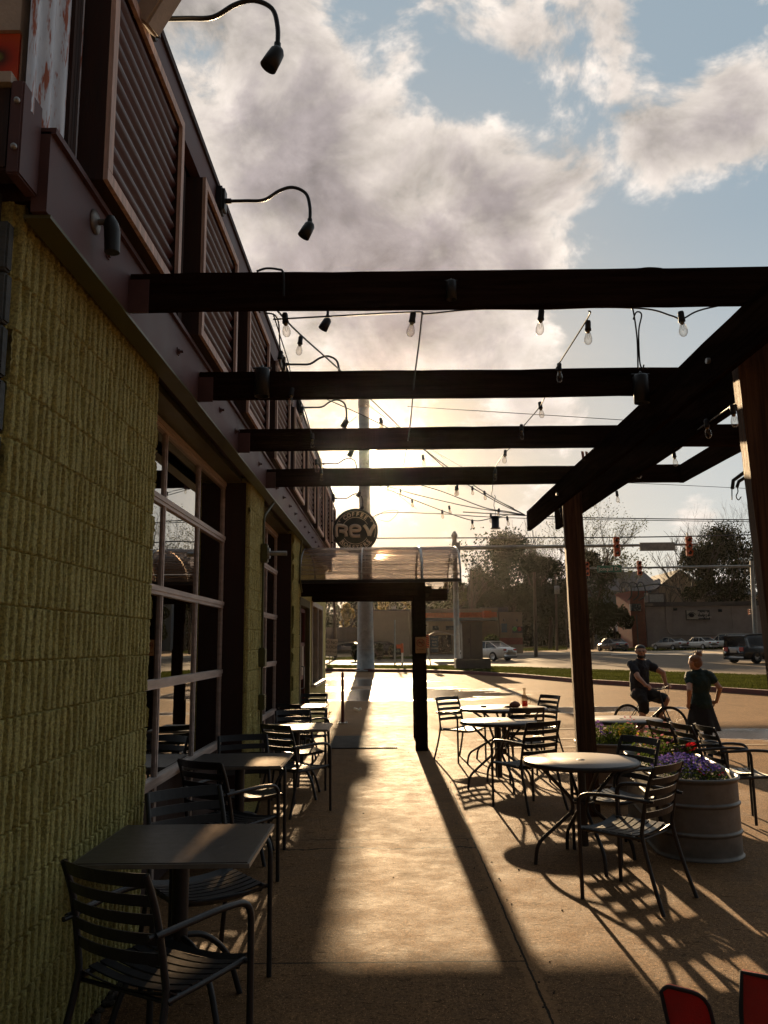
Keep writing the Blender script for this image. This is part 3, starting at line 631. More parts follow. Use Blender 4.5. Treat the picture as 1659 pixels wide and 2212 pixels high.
for k, (yb, xe) in enumerate([(3.78, 3.05), (5.25, 3.05), (6.71, 3.05), (8.29, 3.05)]):
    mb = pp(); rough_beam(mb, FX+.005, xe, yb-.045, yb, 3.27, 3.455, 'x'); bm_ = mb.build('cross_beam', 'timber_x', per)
    mb = pp(); mb.box(FX+.001, FX+.10, yb-.056, yb-.047, 3.25, 3.42); mb.build('joist_hanger', 'purple', bm_)
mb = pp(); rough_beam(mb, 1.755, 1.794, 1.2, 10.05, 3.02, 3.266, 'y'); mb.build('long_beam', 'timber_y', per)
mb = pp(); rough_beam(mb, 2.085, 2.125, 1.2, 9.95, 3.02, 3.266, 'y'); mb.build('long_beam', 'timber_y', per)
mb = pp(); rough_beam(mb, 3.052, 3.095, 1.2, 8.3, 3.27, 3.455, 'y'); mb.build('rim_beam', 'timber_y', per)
for y in (4.13, 8.1):
    mb = pp(); rough_beam(mb, 1.80, 1.985, y-.02, y+.165, 0.0, 3.26, 'z', 30, .004)
    po = mb.build('post', 'timber', per)
    lean = (.09, .085) if y < 5 else (.03, .0)
    for v in po.data.vertices: v.co.x += lean[0]*(1-v.co.z/3.2)+lean[1]
    Mx = Matrix.Translation((1.9-1.86, y+.07-8.1, 0)) @ Matrix.Rotation(rad(-15 if y < 5 else -8), 4, 'Z') @ Matrix.Translation((-1.9+1.86, -y-.07+8.1, 0)); po.data.transform(Mx)
mb = pp(); 
for y in (4.2, 8.17): mb.tube([(1.735, y, 3.14), (1.756, y, 3.14)], .016, 6)
mb.build('bolt_heads', 'galv', per)

# pendant cans fixed to the beams
can = thing('beam_can_light', 'small black can light fixed to the face of the second beam, right side', 'spotlight', (0, 0, 0), 0, 'can lights on the cross beams')
g = MB(); g.lathe([(0, .10), (.045, .10), (.05, .09), (.05, -.09), (.046, -.09), (.046, .0), (0, .0)], 16); g.build('can', 'lampblack', can)
g = MB(); g.tube(fillet([(0, .05, .12), (0, -.01, .12), (0, -.01, .09)], .02), .008, 6); g.tube([(-.06, .0, .105), (.06, 0, .105)], .006, 6); g.build('bracket', 'lampblack', can)
P = AY(1385, 842, 5.14); can.location = P
c = copy_tree(can); c.location = AY(566, 828, 5.14); c['label'] = 'small can light fixed to the second beam near the maroon screens'
c = copy_tree(can); c.scale = (.5, .5, .5); c.location = AY(975, 628, 3.70); c['label'] = 'small can light barely visible on the face of the first beam'
pend = thing('pendant_lantern', 'small black cylinder lantern hanging among the cables by the far end of the long beam', 'lantern', AY(1070, 1128, 9.6))
g = MB(); g.lathe([(0, .07), (.045, .065), (.045, -.065), (.06, -.07), (.06, -.08), (0, -.08)], 14); g.lathe([(.058, .05), (.06, .07), (0, .072)], 14); g.build('body', 'lampblack', pend)
g = MB(); g.tube(bez([(0, 0, .07), (.005, 0, .14), (-.01, 0, .2), (.0, 0, .27), (.012, 0, .30), (0, 0, .33)], 4), .004, 5); g.build('hook', 'cable', pend)

# ------------------------------------------------------------------ string lights
def bulb(parent, p, lean=(0, 0)):
    T = Matrix.Translation(p) @ Matrix.Rotation(lean[0], 4, 'X') @ Matrix.Rotation(lean[1], 4, 'Y') @ Matrix.Scale(.88, 4)
    s = MB(); s.M = T; s.lathe([(0, 0), (.014, -.002), (.017, -.012), (.017, -.045), (.019, -.05), (.019, -.062), (.014, -.064), (0, -.064)], 12); sk = s.build('socket', 'cable', parent)
    b_ = MB(); b_.M = T; b_.lathe([(.012, -.062), (.013, -.075), (.019, -.092), (.0235, -.11), (.0225, -.128), (.014, -.142), (0, -.148)], 14); bb = b_.build('bulb', 'bulb', sk)
    f_ = MB(); f_.M = T; f_.tube([(-.004, 0, -.064), (-.006, 0, -.10), (.0, 0, -.115), (.006, 0, -.10), (.004, 0, -.064)], .0012, 4); f_.lathe([(0, -.064), (.012, -.064), (.0125, -.072), (.006, -.078), (0, -.08)], 8); f_.build('filament', 'brass', sk)
def strand(label, pts, bulbs, r=.0045, group='festoon light strings', sub=8):
    t = thing('string_light', label, 'string lights', pts[0], 0, group); o = Vector(pts[0])
    g = MB(); g.M = Matrix.Translation(-o); path = bez(pts, sub); g.tube(path, r, 5); g.build('cable', 'cable', t)
    for b_ in bulbs: bulb(t, Vector(b_)-o, (random.uniform(-.15, .15), random.uniform(-.15, .15)))
    return t
# across the first beam
zb = lambda px, py, Y: AY(px, py, Y)
B = [zb(893, 672, 3.76), zb(1170, 668, 3.76), zb(1448, 662, 3.74), zb(1470, 670, 3.76)]
strand('festoon string along the underside of the first beam', [zb(590, 690, 3.80), zb(700, 684, 3.8), zb(895, 674, 3.8), zb(920, 678, 3.8), zb(1030, 668, 3.8), zb(1170, 668, 3.8), zb(1300, 664, 3.8), zb(1400, 668, 3.8), zb(1450, 682, 3.8), zb(1475, 688, 3.8), zb(1520, 668, 3.8), zb(1660, 640, 3.8)], [zb(893, 674, 3.76), zb(1170, 668, 3.76), zb(1470, 672, 3.76)])
# down the middle right
Q = [(1272, 672, 3.80), (1268, 690, 3.95), (1205, 790, 4.9), (1200, 802, 5.28), (1180, 850, 5.5), (1165, 880, 5.9), (1128, 925, 6.5), (1115, 955, 6.75), (1092, 978, 7.2), (1068, 1015, 8.0), (1064, 1055, 8.4), (1066, 1075, 9.3), (1110, 1098, 10.0)]
strand('festoon string running away from the first beam to the lantern', [zb(*q) for q in Q], [zb(1270, 692, 3.95), zb(1208, 784, 4.95), zb(1166, 868, 5.9), zb(1126, 916, 6.52), zb(1092, 972, 7.1), zb(1070, 1012, 8.0)])
# beside the screens
Q = [(575, 676, 3.8), (600, 690, 3.95), (606, 758, 4.7), (622, 800, 5.1), (632, 835, 5.3), (655, 878, 6.0), (672, 935, 6.6), (684, 985, 7.5), (694, 1010, 8.1), (700, 1030, 9.5)]
strand('festoon string hanging close beside the maroon screens', [zb(*q) for q in Q], [zb(615, 676, 3.82), zb(607, 758, 4.7), zb(632, 838, 5.15), zb(653, 878, 6.0), zb(675, 936, 6.6), zb(683, 992, 7.4), zb(694, 1012, 8.1)])
Q = [(590, 678, 3.85), (622, 780, 5.0), (640, 850, 6.2), (690, 1000, 9.0)]
strand('slack second cable beside the maroon screens without bulbs in view', [zb(*q) for q in Q], [], .0035)
# right of the long beam
Q = [(1600, 872, 4.3), (1585, 874, 4.35), (1540, 905, 4.9), (1500, 935, 5.4), (1470, 968, 6.3), (1440, 985, 6.6), (1400, 1005, 7.2), (1370, 1015, 7.8), (1330, 1058, 8.5), (1290, 1068, 9.0), (1230, 1085, 9.3), (1212, 1098, 9.8)]
strand('festoon string on the right side of the long beam', [zb(*q) for q in Q], [zb(1581, 874, 4.35), zb(1525, 905, 5.0), zb(1455, 974, 6.5), zb(1382, 1006, 7.6), zb(1332, 1060, 8.5), zb(1282, 1070, 9.0), zb(1210, 1098, 9.6)])
# fan of strings to the end of the long beam
HB = zb(1134, 1112, 10.2)
fan = [
 ('longest festoon string, from the screens past the sun to the beam end', [(600, 672, 4.2), (648, 722, 4.9), (735, 800, 6.0), (830, 890, 7.3), (910, 965, 8.4), (1000, 1032, 9.3), (1070, 1078, 9.8)], [(650, 726, 4.9), (822, 902, 7.3), (913, 982, 8.4), (988, 1048, 9.2)]),
 ('festoon string starting behind the second beam and rising to the beam end', [(700, 860, 9.5), (800, 905, 9.7), (900, 960, 9.8), (985, 1030, 9.9), (1075, 1085, 10)], [(825, 906, 9.7), (985, 1050, 9.9)]),
 ('festoon string crossing below the fourth beam', [(700, 1015, 14), (835, 1050, 13), (890, 1066, 12), (1000, 1092, 11), (1080, 1105, 10.4)], [(838, 1046, 13), (865, 1056, 12.6), (970, 1092, 11.2), (1020, 1050, 11)]),
 ('lowest festoon string, sagging right of the round coffee sign', [(820, 1050, 13), (890, 1078, 12), (955, 1103, 11.3), (1020, 1124, 10.8), (1060, 1120, 10.5), (1100, 1112, 10.3)], [(890, 1078, 12), (955, 1101, 11.3), (1020, 1122, 10.8), (1095, 1115, 10.3)]),
 ('festoon string with three bulbs bunched near the lantern', [(880, 1040, 11), (950, 1060, 10.8), (1045, 1096, 10.5), (1090, 1104, 10.4)], [(1046, 1060, 10.5), (1060, 1108, 10.4), (1078, 1098, 10.4)]),
]
for lb, Q, B in fan: strand(lb, [zb(*q) for q in Q]+[HB], [zb(*q) for q in B], .006)
def wire(name, label, cat, pts, r, group=None, mat='cable'):
    g = MB(); g.tube(bez(pts, 6), r, 5); return g.build(name, mat, label=label, cat=cat, group=group)
wire('hanging_wire', 'thin cord hanging from the first beam toward the sun', 'wire', [zb(912, 676, 3.8), zb(905, 740, 4.4), zb(895, 820, 5.0), zb(885, 925, 6.2), zb(872, 1005, 7.9)], .005)
wire('wire_hook', 'long wire hook hanging from the first beam at right', 'hook', [zb(1364, 668, 3.8), zb(1368, 672, 3.8), zb(1376, 730, 3.82), zb(1378, 795, 3.82)], .004)
wire('wire_hook', 'looped wire hook with a bent tip beside the long wire', 'hook', [zb(1368, 690, 3.8), zb(1375, 674, 3.8), zb(1386, 680, 3.8), zb(1380, 715, 3.82), zb(1382, 780, 3.82), zb(1388, 796, 3.82), zb(1391, 788, 3.82)], .004)
wire('wire_scrap', 'tangle of thin wire lying on top of the first beam at right', 'wire', [zb(1362, 584, 3.74), zb(1380, 580, 3.76), zb(1410, 583, 3.75), zb(1430, 580, 3.75), zb(1400, 578, 3.76), zb(1370, 582, 3.75)], .003)
wire('wire_scrap', 'curl of cable lying on top of the first beam near the screens', 'wire', [zb(555, 586, 3.74), zb(575, 580, 3.76), zb(600, 582, 3.75), (zb(612, 590, 3.72)), zb(613, 640, 3.70)], .006)
hk = thing('ceiling_hook', 'black metal arm with a hanging hook beside the near right post', 'hook', zb(1590, 1035, 5.6))
o = zb(1590, 1035, 5.6)
g = MB(); g.M = Matrix.Translation(-o); g.tube([zb(1620, 1012, 5.5), zb(1600, 1026, 5.6), zb(1584, 1038, 5.6), zb(1582, 1056, 5.6)], .013, 8); g.tube([zb(1612, 1030, 5.6), zb(1596, 1040, 5.6), zb(1592, 1052, 5.6)], .012, 8); g.build('arm', 'lampblack', hk)
g = MB(); g.M = Matrix.Translation(-o); g.tube(bez([zb(1592, 1050, 5.6), zb(1594, 1062, 5.6), zb(1590, 1072, 5.6), zb(1595, 1080, 5.6), zb(1601, 1073, 5.6)], 4), .004, 5); g.tube([zb(1581, 1052, 5.6), zb(1581, 1080, 5.6)], .004, 5); g.build('hook', 'cable', hk)
g = MB(); g.M = Matrix.Translation(zb(1262, 985, 8.0))
g.add([(-.03, 0, .05), (.0, .01, .05), (.005, 0, -.04), (-.02, .01, -.045), (.01, 0, .05), (.04, .01, .045), (.05, 0, -.05), (.02, .01, -.05)], [(0, 1, 2, 3), (4, 5, 6, 7)]); g.build('cloth_scrap', 'napkin', label='small torn orange cloth scrap hanging near the long beam', cat='cloth')

# ------------------------------------------------------------------ awning over the entrance
aw = thing('entrance_awning', 'barrel awning of clear corrugated plastic on a black timber post over the entrance', 'awning', (.5, 12.9, 0))
AI = Matrix.Translation((-.5, -12.9, 0))
def ap(): mb = MB(); mb.M = AI.copy(); return mb
yc, hw, zbse, rise = 13.75, 1.35, 2.62, .62
def arc(t): a = math.pi*t; return (yc-hw*math.cos(a), zbse+rise*math.sin(a)**.8)
for (x0, x1) in ((-1.36, .52), (.54, 1.13)):
    mb = ap(); n = 168; vs = []
    for i in range(n+1):
        y, z = arc(i/n); y2, z2 = arc(min(1, i/n+.002)); d = Vector((y2-y, z2-z)).normalized() if i < n else Vector((0, -1)); q = .009*math.sin(i/n*math.pi*2*42)
        for j in range(2): vs.append(((x0, x1)[j], y-d.y*q, z+d.x*q))
    mb.add(vs, [(2*i, 2*i+1, 2*i+3, 2*i+2) for i in range(n)], True); mb.build('canopy_sheet', 'poly', aw)
for x in (-1.34, -.4, .53, 1.12):
    mb = ap(); mb.tube([(x, *arc(i/16)) for i in range(17)], .016 if x != .53 else .024, 6); mb.build('arched_rib', 'galv', aw)
mb = ap(); mb.box(-1.37, 1.13, yc-hw-.02, yc-hw+.03, zbse-.05, zbse-.001); mb.box(-1.37, 1.13, yc+hw-.03, yc+hw+.02, zbse-.05, zbse-.001); mb.build('edge_rail', 'lampblack', aw)
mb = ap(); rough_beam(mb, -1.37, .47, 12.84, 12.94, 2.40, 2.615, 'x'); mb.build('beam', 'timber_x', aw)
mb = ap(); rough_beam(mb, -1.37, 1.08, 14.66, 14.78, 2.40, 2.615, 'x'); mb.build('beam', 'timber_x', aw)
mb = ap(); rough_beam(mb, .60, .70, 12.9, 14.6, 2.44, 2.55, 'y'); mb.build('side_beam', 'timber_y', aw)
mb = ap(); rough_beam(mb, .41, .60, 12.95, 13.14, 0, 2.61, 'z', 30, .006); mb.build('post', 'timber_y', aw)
mb = ap(); rough_beam(mb, .43, .60, 14.70, 14.86, 0, 2.395, 'z', 20, .004); mb.build('post', 'timber_y', aw)
g = MB(); 
for k in range(40): x = -1.3+k*.062; y, z = arc(.24 if k % 2 else .05); g.ell((x, y-.01, z+.012), .007, 6, 4)
g.build('rivets', 'lampblack', aw).location = AI.translation
sg = thing('no_smoking_sign', 'small tan no smoking plaque on the awning post', 'sign', (.505, 12.90, 1.62))
g = MB(); g.box(-.078, .088, 0, .02, -.125, .125, bev=.006); g.build('plate', 'yellowsign', sg)
g = MB(); R_ = .058; g.tube([(.005+R_*math.cos(a/24*6.283), -.004, .035+R_*math.sin(a/24*6.283)) for a in range(24)], .005, 6, closed=True); g.tube([(.005-R_*.7, -.004, .035+R_*.7), (.005+R_*.7, -.004, .035-R_*.7)], .005, 6); g.build('prohibition_ring', 'redposter', sg)
g = MB(); g.box(-.035, .03, -.004, -.001, .030, .040); g.box(.034, .045, -.004, -.001, .030, .040); g.tube(bez([(.04, -.003, .045), (.035, -.003, .055), (.045, -.003, .062), (.04, -.003, .072)], 4), .0025, 5); g.build('cigarette', 'signblack', sg)
g = MB(); addtext(g, 'No Smoking', .027, (.005, -.002, -.07)); g.build('lettering', 'signblack', sg)

# round coffee sign
SY = 16.9
S = AY(768, 1147, SY); Rs = 49/FPX*SY*1.0
sgn = thing('round_cafe_sign', 'round dark cafe sign reading Coffee Rev Roasters above the awning', 'sign', S)
g = MB(); g.M = Matrix.Rotation(rad(90), 4, 'X'); g.lathe([(0, .05), (Rs*.97, .05), (Rs, .04), (Rs, -.04), (Rs*.97, -.05), (0, -.05)], 56); g.build('disc', 'signface', sgn)
g = MB()
for r_, w_, a0, a1 in ((Rs*.88, .006, 200, -20), (Rs*.60, .006, 152, 28), (Rs*.60, .006, 212, 328), (Rs*.88, .006, 215, 325)):
    g.tube([(r_*math.cos(rad(a0+(a1-a0)*i/30)), -.054, r_*math.sin(rad(a0+(a1-a0)*i/30))) for i in range(31)], w_, 5)
g.build('ring_line', 'letters', sgn)
g = MB()
for i, ch in enumerate('COFFEE'):
    a = rad(90+38-i*15.2); T = Matrix.Rotation(rad(90), 4, 'X') @ Matrix.Rotation(a-rad(90), 4, 'Z') @ Matrix.Translation((0, Rs*.735, .052)); vs, fs = textmesh(ch, Rs*.25, T, .006, .004); g.add(vs, fs)
for i, ch in enumerate('ROASTERS'):
    a = rad(270-49+i*14); T = Matrix.Rotation(rad(90), 4, 'X') @ Matrix.Rotation(a+rad(90), 4, 'Z') @ Matrix.Translation((0, -Rs*.76, .052)); vs, fs = textmesh(ch, Rs*.25, T, .006, .004); g.add(vs, fs)
for sx in (-1, 1): g.ell((sx*Rs*.70, -.054, Rs*.42), (.014, .006, .014))
g.build('lettering', 'letters', sgn)
g = MB()
def letter(polys, x, s_):
    for P in polys: g.prism([(x+a*s_, -.052, b_*s_) for a, b_ in P], (0, -.012, 0))
def ringpath(pts, w_, x, s_): # broad stroke
    g.tube([(x+a*s_, -.056, b_*s_) for a, b_ in pts], w_*s_, 8)
s_ = Rs*.56; wd = .135
ringpath(bez([(-.42, -.46), (-.42, .36), (.05, .40), (.34, .26), (.28, .02), (-.05, -.02), (-.2, -.02)], 5), wd, -Rs*.60, s_); ringpath(bez([(.0, -.04), (.28, -.16), (.34, -.46)], 4), wd, -Rs*.60, s_)
ringpath(bez([(-.26, -.0), (.28, .02), (.30, .28), (0, .40), (-.34, .30), (-.40, -.05), (-.30, -.38), (.05, -.44), (.38, -.42)], 5), wd, 0, s_)
ringpath(bez([(-.42, .44), (-.18, .1), (.0, -.42)], 4), wd, Rs*.62, s_); ringpath(bez([(.42, .44), (.20, .1), (.0, -.42)], 4), wd, Rs*.62, s_)
g.build('logo_letters', 'letters', sgn)
g = MB(); 
for z in (.22, -.24): g.tube([(-Rs-.0, 0, z), (-1.30-S.x, 0, z)], .018, 6)
g.tube([(-Rs+.06, 0, .22), (-Rs+.06, 0, -.24)], .015, 6); g.build('bracket', 'lampblack', sgn)

# ------------------------------------------------------------------ chairs
def make_chair(label, group=None):
    t = thing('slatted_chair', label, 'chair', (0, 0, 0), 0, group)
    def backp(z):      # y of the back post at height z
        return -.215-.03*max(0, (z-.44)/.42)-.07*max(0, (z-.44)/.42)**2
    for s in (-1, 1):
        g = MB(); g.tube(bez([(s*.245, -.335, 0), (s*.232, -.27, .2), (s*.222, -.215, .42), (s*.218, -.22, .52), (s*.212, -.26, .72), (s*.208, -.315, .865)], 4), .0135, 8); g.build('rear_leg', 'chair', t)
        g = MB(); g.tube([(s*.262, .205, 0), (s*.262, .205, .46)], .0135, 8); g.build('leg', 'chair', t)
        g = MB(); g.tube(fillet([(s*.262, .205, .455), (s*.262, .205, .655), (s*.262, .03, .672), (s*.225, -.275, .655)], .075, 5), .0135, 8); g.tube([(s*.222, -.225, .655), (s*.214, -.30, .655)], .010, 6); g.build('armrest', 'chair', t)
    g = MB()
    for s in (-1, 1): g.tube([(s*.235, .20, .435), (s*.235, .0, .43), (s*.228, -.215, .425)], .012, 6); g.tube([(s*.262, .205, .435), (s*.235, .19, .435)], .01, 6)
    g.tube([(-.233, .17, .415), (.233, .17, .415)], .008, 6); g.tube([(-.228, -.19, .412), (.228, -.19, .412)], .008, 6); g.build('seat_frame', 'chair', t)
    g = MB(); ns = 8
    for k in range(ns):
        y = -.185+k*(.385/(ns-1)); dz = 0 if k < ns-1 else -.008; tilt = (.012 if k == 0 else (-.014 if k == ns-1 else 0)); n = 10; vs = []
        for i in range(n+1):
            x = -.236+.472*i/n; z = .446-.026*(1-(x/.236)**2)+dz
            for yy, zz in ((-.021, tilt), (.021, -tilt), (.021, -tilt-.006), (-.021, tilt-.006)): vs.append((x, y+yy, z+zz))
        fs = []
        for i in range(n): fs += [(i*4+a, i*4+(a+1) % 4, i*4+4+(a+1) % 4, i*4+4+a) for a in range(4)]
        fs += [(0, 3, 2, 1), (n*4, n*4+1, n*4+2, n*4+3)]; g.add(vs, fs)
    g.build('seat', 'chair', t)
    g = MB()
    for k in range(5):
        zc = .565+k*.0685+(.006 if k == 4 else 0); hh = .021 if k < 4 else .026; n = 10; vs = []
        for i in range(n+1):
            x = -.21+.42*i/n; bow = -.038*(1-(x/.21)**2)
            for z_, dy in ((zc-hh, 0), (zc+hh, 0), (zc+hh, -.006), (zc-hh, -.006)): vs.append((x, backp(z_)+bow+dy+.004, z_))
        fs = []
        for i in range(n): fs += [(i*4+a, i*4+(a+1) % 4, i*4+4+(a+1) % 4, i*4+4+a) for a in range(4)]
        fs += [(0, 3, 2, 1), (n*4, n*4+1, n*4+2, n*4+3)]; g.add(vs, fs)
    g.build('backrest', 'chair', t)
    return t
GR, GL = 'slatted metal chairs at the round tables', 'slatted metal chairs along the wall'
c0 = make_chair('dark slatted metal armchair in front of the nearest round table, turned away from the camera', GR); c0.location = (1.57, 5.64, 0); c0.rotation_euler.z = rad(47)
def chair(x, y, deg, label, grp, z=0.):
    c = copy_tree(c0); c.location = (x, y, z); c.rotation_euler.z = rad(deg); c['label'] = label; c['group'] = grp; return c
chair(1.78, 6.72, 118, 'dark slatted chair between the nearest round table and the big flower tank', GR)
chair(1.38, 8.56, 30, 'slatted chair drawn up to the middle round table, back turned to the camera', GR)
chair(1.04, 11.95, 217, 'slatted chair standing alone left of the farthest, largest round table', GR)
chair(2.12, 12.15, 120, 'slatted chair right of the largest round table, behind the bottle', GR)
chair(1.62, 10.32, 8, 'slatted chair between the middle and the largest round table', GR)
chair(3.24, 7.78, -88, 'rightmost of three nested chairs behind the big flower tank', GR)
chair(3.02, 7.80, -84, 'middle of three nested chairs behind the big flower tank', GR, .02)
chair(2.82, 7.86, -80, 'leftmost of three nested chairs behind the big flower tank', GR, .04)
chair(-.88, 3.35, -29, 'nearest slatted armchair at the bottom left corner against the ribbed wall', GL)
chair(-.95, 4.40, 216, 'slatted chair facing the camera behind the first square table', GL)
chair(-1.13, 6.02, -34, 'slatted chair with its back to the camera at the second square table', GL)
chair(-1.18, 7.04, 200, 'slatted chair facing the camera behind the second square table', GL)
chair(-.93, 8.50, -40, 'slatted chair with its back to the camera at the third square table', GL)
chair(-1.05, 9.72, 200, 'slatted chair facing the camera behind the third square table', GL)
chair(-1.15, 11.30, -38, 'slatted chair with its back to the camera at the farthest square table', GL)
chair(-1.22, 12.95, 175, 'slatted chair facing the camera beyond the farthest square table', GL)

# ------------------------------------------------------------------ tables
sq = thing('square_table', 'square dark cafe table nearest the camera, a patch of sun on its top', 'table', (-.97, 3.96, 0), 0, 'square cafe tables along the wall')
g = MB(); g.box(-.375, .375, -.375, .375, .725, .750, bev=.006); g.build('tabletop', 'tabletop', sq)
g = MB(); g.box(-.379, .379, -.379, .379, .728, .746); g.build('edge_trim', 'tableedge', sq)
g = MB(); g.tube([(0, 0, .10), (0, 0, .715)], .038, 14); g.box(-.22, .22, -.03, .03, .705, .724); g.box(-.03, .03, -.22, .22, .704, .7235); g.build('column', 'chair', sq)
for a in range(4):
    g = MB(); g.M = Matrix.Rotation(rad(45+90*a), 4, 'Z'); g.tube(bez([(.03, 0, .34), (.14, 0, .31), (.26, 0, .20), (.34, 0, .0)], 5), .014, 8); g.build('leg', 'chair', sq)
for x, y, lb in ((-1.24+.02, 6.68, 'second square cafe table in shade beside the glazed door'), (-1.03, 9.28, 'third square cafe table, half of its top in bright sun'), (-1.32+.02, 12.35, 'farthest square cafe table with a bright sunlit top')):
    c = copy_tree(sq); c.location = (x, y, 0); c['label'] = lb
    if y < 7:
        c.location.x = -1.19
# perforated round tops
mt, nt, b = newmat('perforated_metal_top'); M['mesh_top'] = mt
tc = nt.nodes.new('ShaderNodeTexCoord'); vo = nt.nodes.new('ShaderNodeTexVoronoi'); vo.inputs['Scale'].default_value = 62; vo.inputs['Randomness'].default_value = .15; L(nt, tc.outputs['Object'], vo.inputs['Vector'])
hole = ramp(nt, vo.outputs['Distance'], [(.30, (0, 0, 0)), (.42, (1, 1, 1))])
L(nt, mixc(nt, hole, (.012, .010, .010), (.13, .10, .085)), b.inputs['Base Color']); b.inputs['Roughness'].default_value = .42; b.inputs['Metallic'].default_value = .1; bump(nt, b, hole, .35, .004)
def round_table(label, x, y, r, nlegs, rot=20, first=None):
    t = thing('round_table', label, 'table', (x, y, 0), rad(rot), 'round perforated metal tables')
    g = MB(); g.lathe([(0, .750), (r-.006, .750), (r, .744), (r, .722), (r-.01, .716), (r-.014, .736), (0, .738)], 56); g.lathe([(0, .756), (.02, .756), (.03, .752), (.035, .7505)], 16); g.build('tabletop', 'mesh_top', t)
    g = MB(); g.lathe([(r+.001, .716), (r+.009, .722), (r+.009, .744), (r+.002, .751)], 56); g.build('rim', 'chair', t)
    g = MB(); g.tube([(0, 0, .12), (0, 0, .735)], .030, 12); g.tube([(.08*math.cos(a/16*6.283), .08*math.sin(a/16*6.283), .44) for a in range(16)], .009, 6, closed=True); g.build('column', 'chair', t)
    for k in range(nlegs):
        g = MB(); g.M = Matrix.Rotation(2*math.pi*k/nlegs, 4, 'Z'); g.tube(fillet([(r*.78, 0, .725), (.09, 0, .47), (.075, 0, .38), (r*.86, 0, .15), (r*.90, 0, 0)], .07, 4), .0145, 8); g.build('leg', 'chair', t)
    return t
round_table('nearest round perforated table beside the timber post', 1.475, 6.48, .435, 4, 8)
round_table('middle round perforated table with two chairs at its right', 1.27, 9.70, .435, 4, 15)
round_table('largest round table, farthest, with the bottle and paper on it', 1.60, 11.62, .60, 6, 10)
round_table('round table behind the flower planters, in front of the cyclist', 2.72, 9.78, .46, 4, 30)

# things on the far table
P = G(1140, 1529, .752); P = Vector((1.90, 11.62, .752))
bt = thing('drink_bottle', 'clear glass bottle a third full of orange red drink', 'bottle', P)
g = MB(); g.lathe([(0, .002), (.040, .002), (.043, .01), (.043, .13), (.036, .155), (.019, .185), (.017, .235), (.023, .25), (.024, .262), (.020, .262), (.014, .235), (.016, .188), (.032, .155), (.039, .13), (.039, .01), (0, .008)], 20); g.build('glass', 'bottleglass', bt)
g = MB(); g.lathe([(0, .010), (.038, .012), (.038, .085), (0, .085)], 18); g.build('drink', 'juice', bt)
g = MB(); g.tube(fillet([(.043, 0, .12), (.078, 0, .115), (.078, 0, .05), (.043, 0, .045)], .02), .006, 6); g.build('handle', 'bottleglass', bt)
g = MB(); g.M = Matrix.Translation(P+Vector((-.14, -.02, -.002))); g.ell((0, 0, .04), (.075, .05, .045), 12, 8, .12); g.ell((-.09, .02, .012), (.06, .03, .015), 10, 6, .15); g.build('paper_bag', 'napkin', label='crumpled reddish paper bag beside the drink bottle', cat='bag')
g = MB(); g.M = Matrix.Translation((1.33, 11.70, .752)); g.lathe([(0, 0), (.04, 0), (.05, .018), (.046, .02), (.036, .006), (0, .005)], 16); g.box(-.01, .085, -.012, .012, .012, .022); g.build('ashtray', 'lampblack', label='small black ashtray on the left of the largest round table', cat='ashtray')

# ------------------------------------------------------------------ flower tanks
random.seed(11)
def tank(label, x, y, hw, hl, rz, h=.60):
    t = thing('stock_tank_planter', label, 'planter', (x, y, 0), rz)
    def ov(r_, z, n=72):
        out = []
        for k in range(n):
            a = 2*math.pi*k/n; cx, cy = math.cos(a), math.sin(a); yy = cy*(hw)+(hl-hw)*(1 if cy > 0 else -1)*min(1, abs(cy)*6)
            out.append((cx*(hw+r_), yy+cy*r_, z))
        return out
    prof = [(-.03, .0), (.008, .0), (.010, .012), (.002, .02), (-.004, .03), (-.004, .04), (-.004, .166), (-.004, .174), (.005, .180), (.009, .189), (.005, .198), (-.004, .204), (-.004, .212), (-.005, .377), (-.005, .385), (.004, .391), (.008, .400), (.004, .409), (-.005, .415), (-.005, .423), (-.006, h-.045), (-.006, h-.035), (.008, h-.028), (.014, h-.012), (.008, h+.002), (-.006, h), (-.014, h-.02), (-.014, h-.12)]
    n = 72; vs = []
    for r_, z in prof: vs += ov(r_, z, n)
    fs = [(j*n+k, j*n+(k+1) % n, (j+1)*n+(k+1) % n, (j+1)*n+k) for j in range(len(prof)-1) for k in range(n)]
    g = MB(); g.add(vs, fs, True); g.build('tank', 'tank', t)
    g = MB(); g.add(ov(-.014, h-.06, n), [tuple(range(n))]); g.build('soil', 'soil', t)
    return t
T1 = tank('big oval galvanised tank of blue and pink flowers beside the nearest round table', 2.50, 7.35, .33, .95, rad(-7))
T2 = tank('smaller galvanised tank of pansies behind the timber post', 2.35, 8.98, .345, .36, 0)
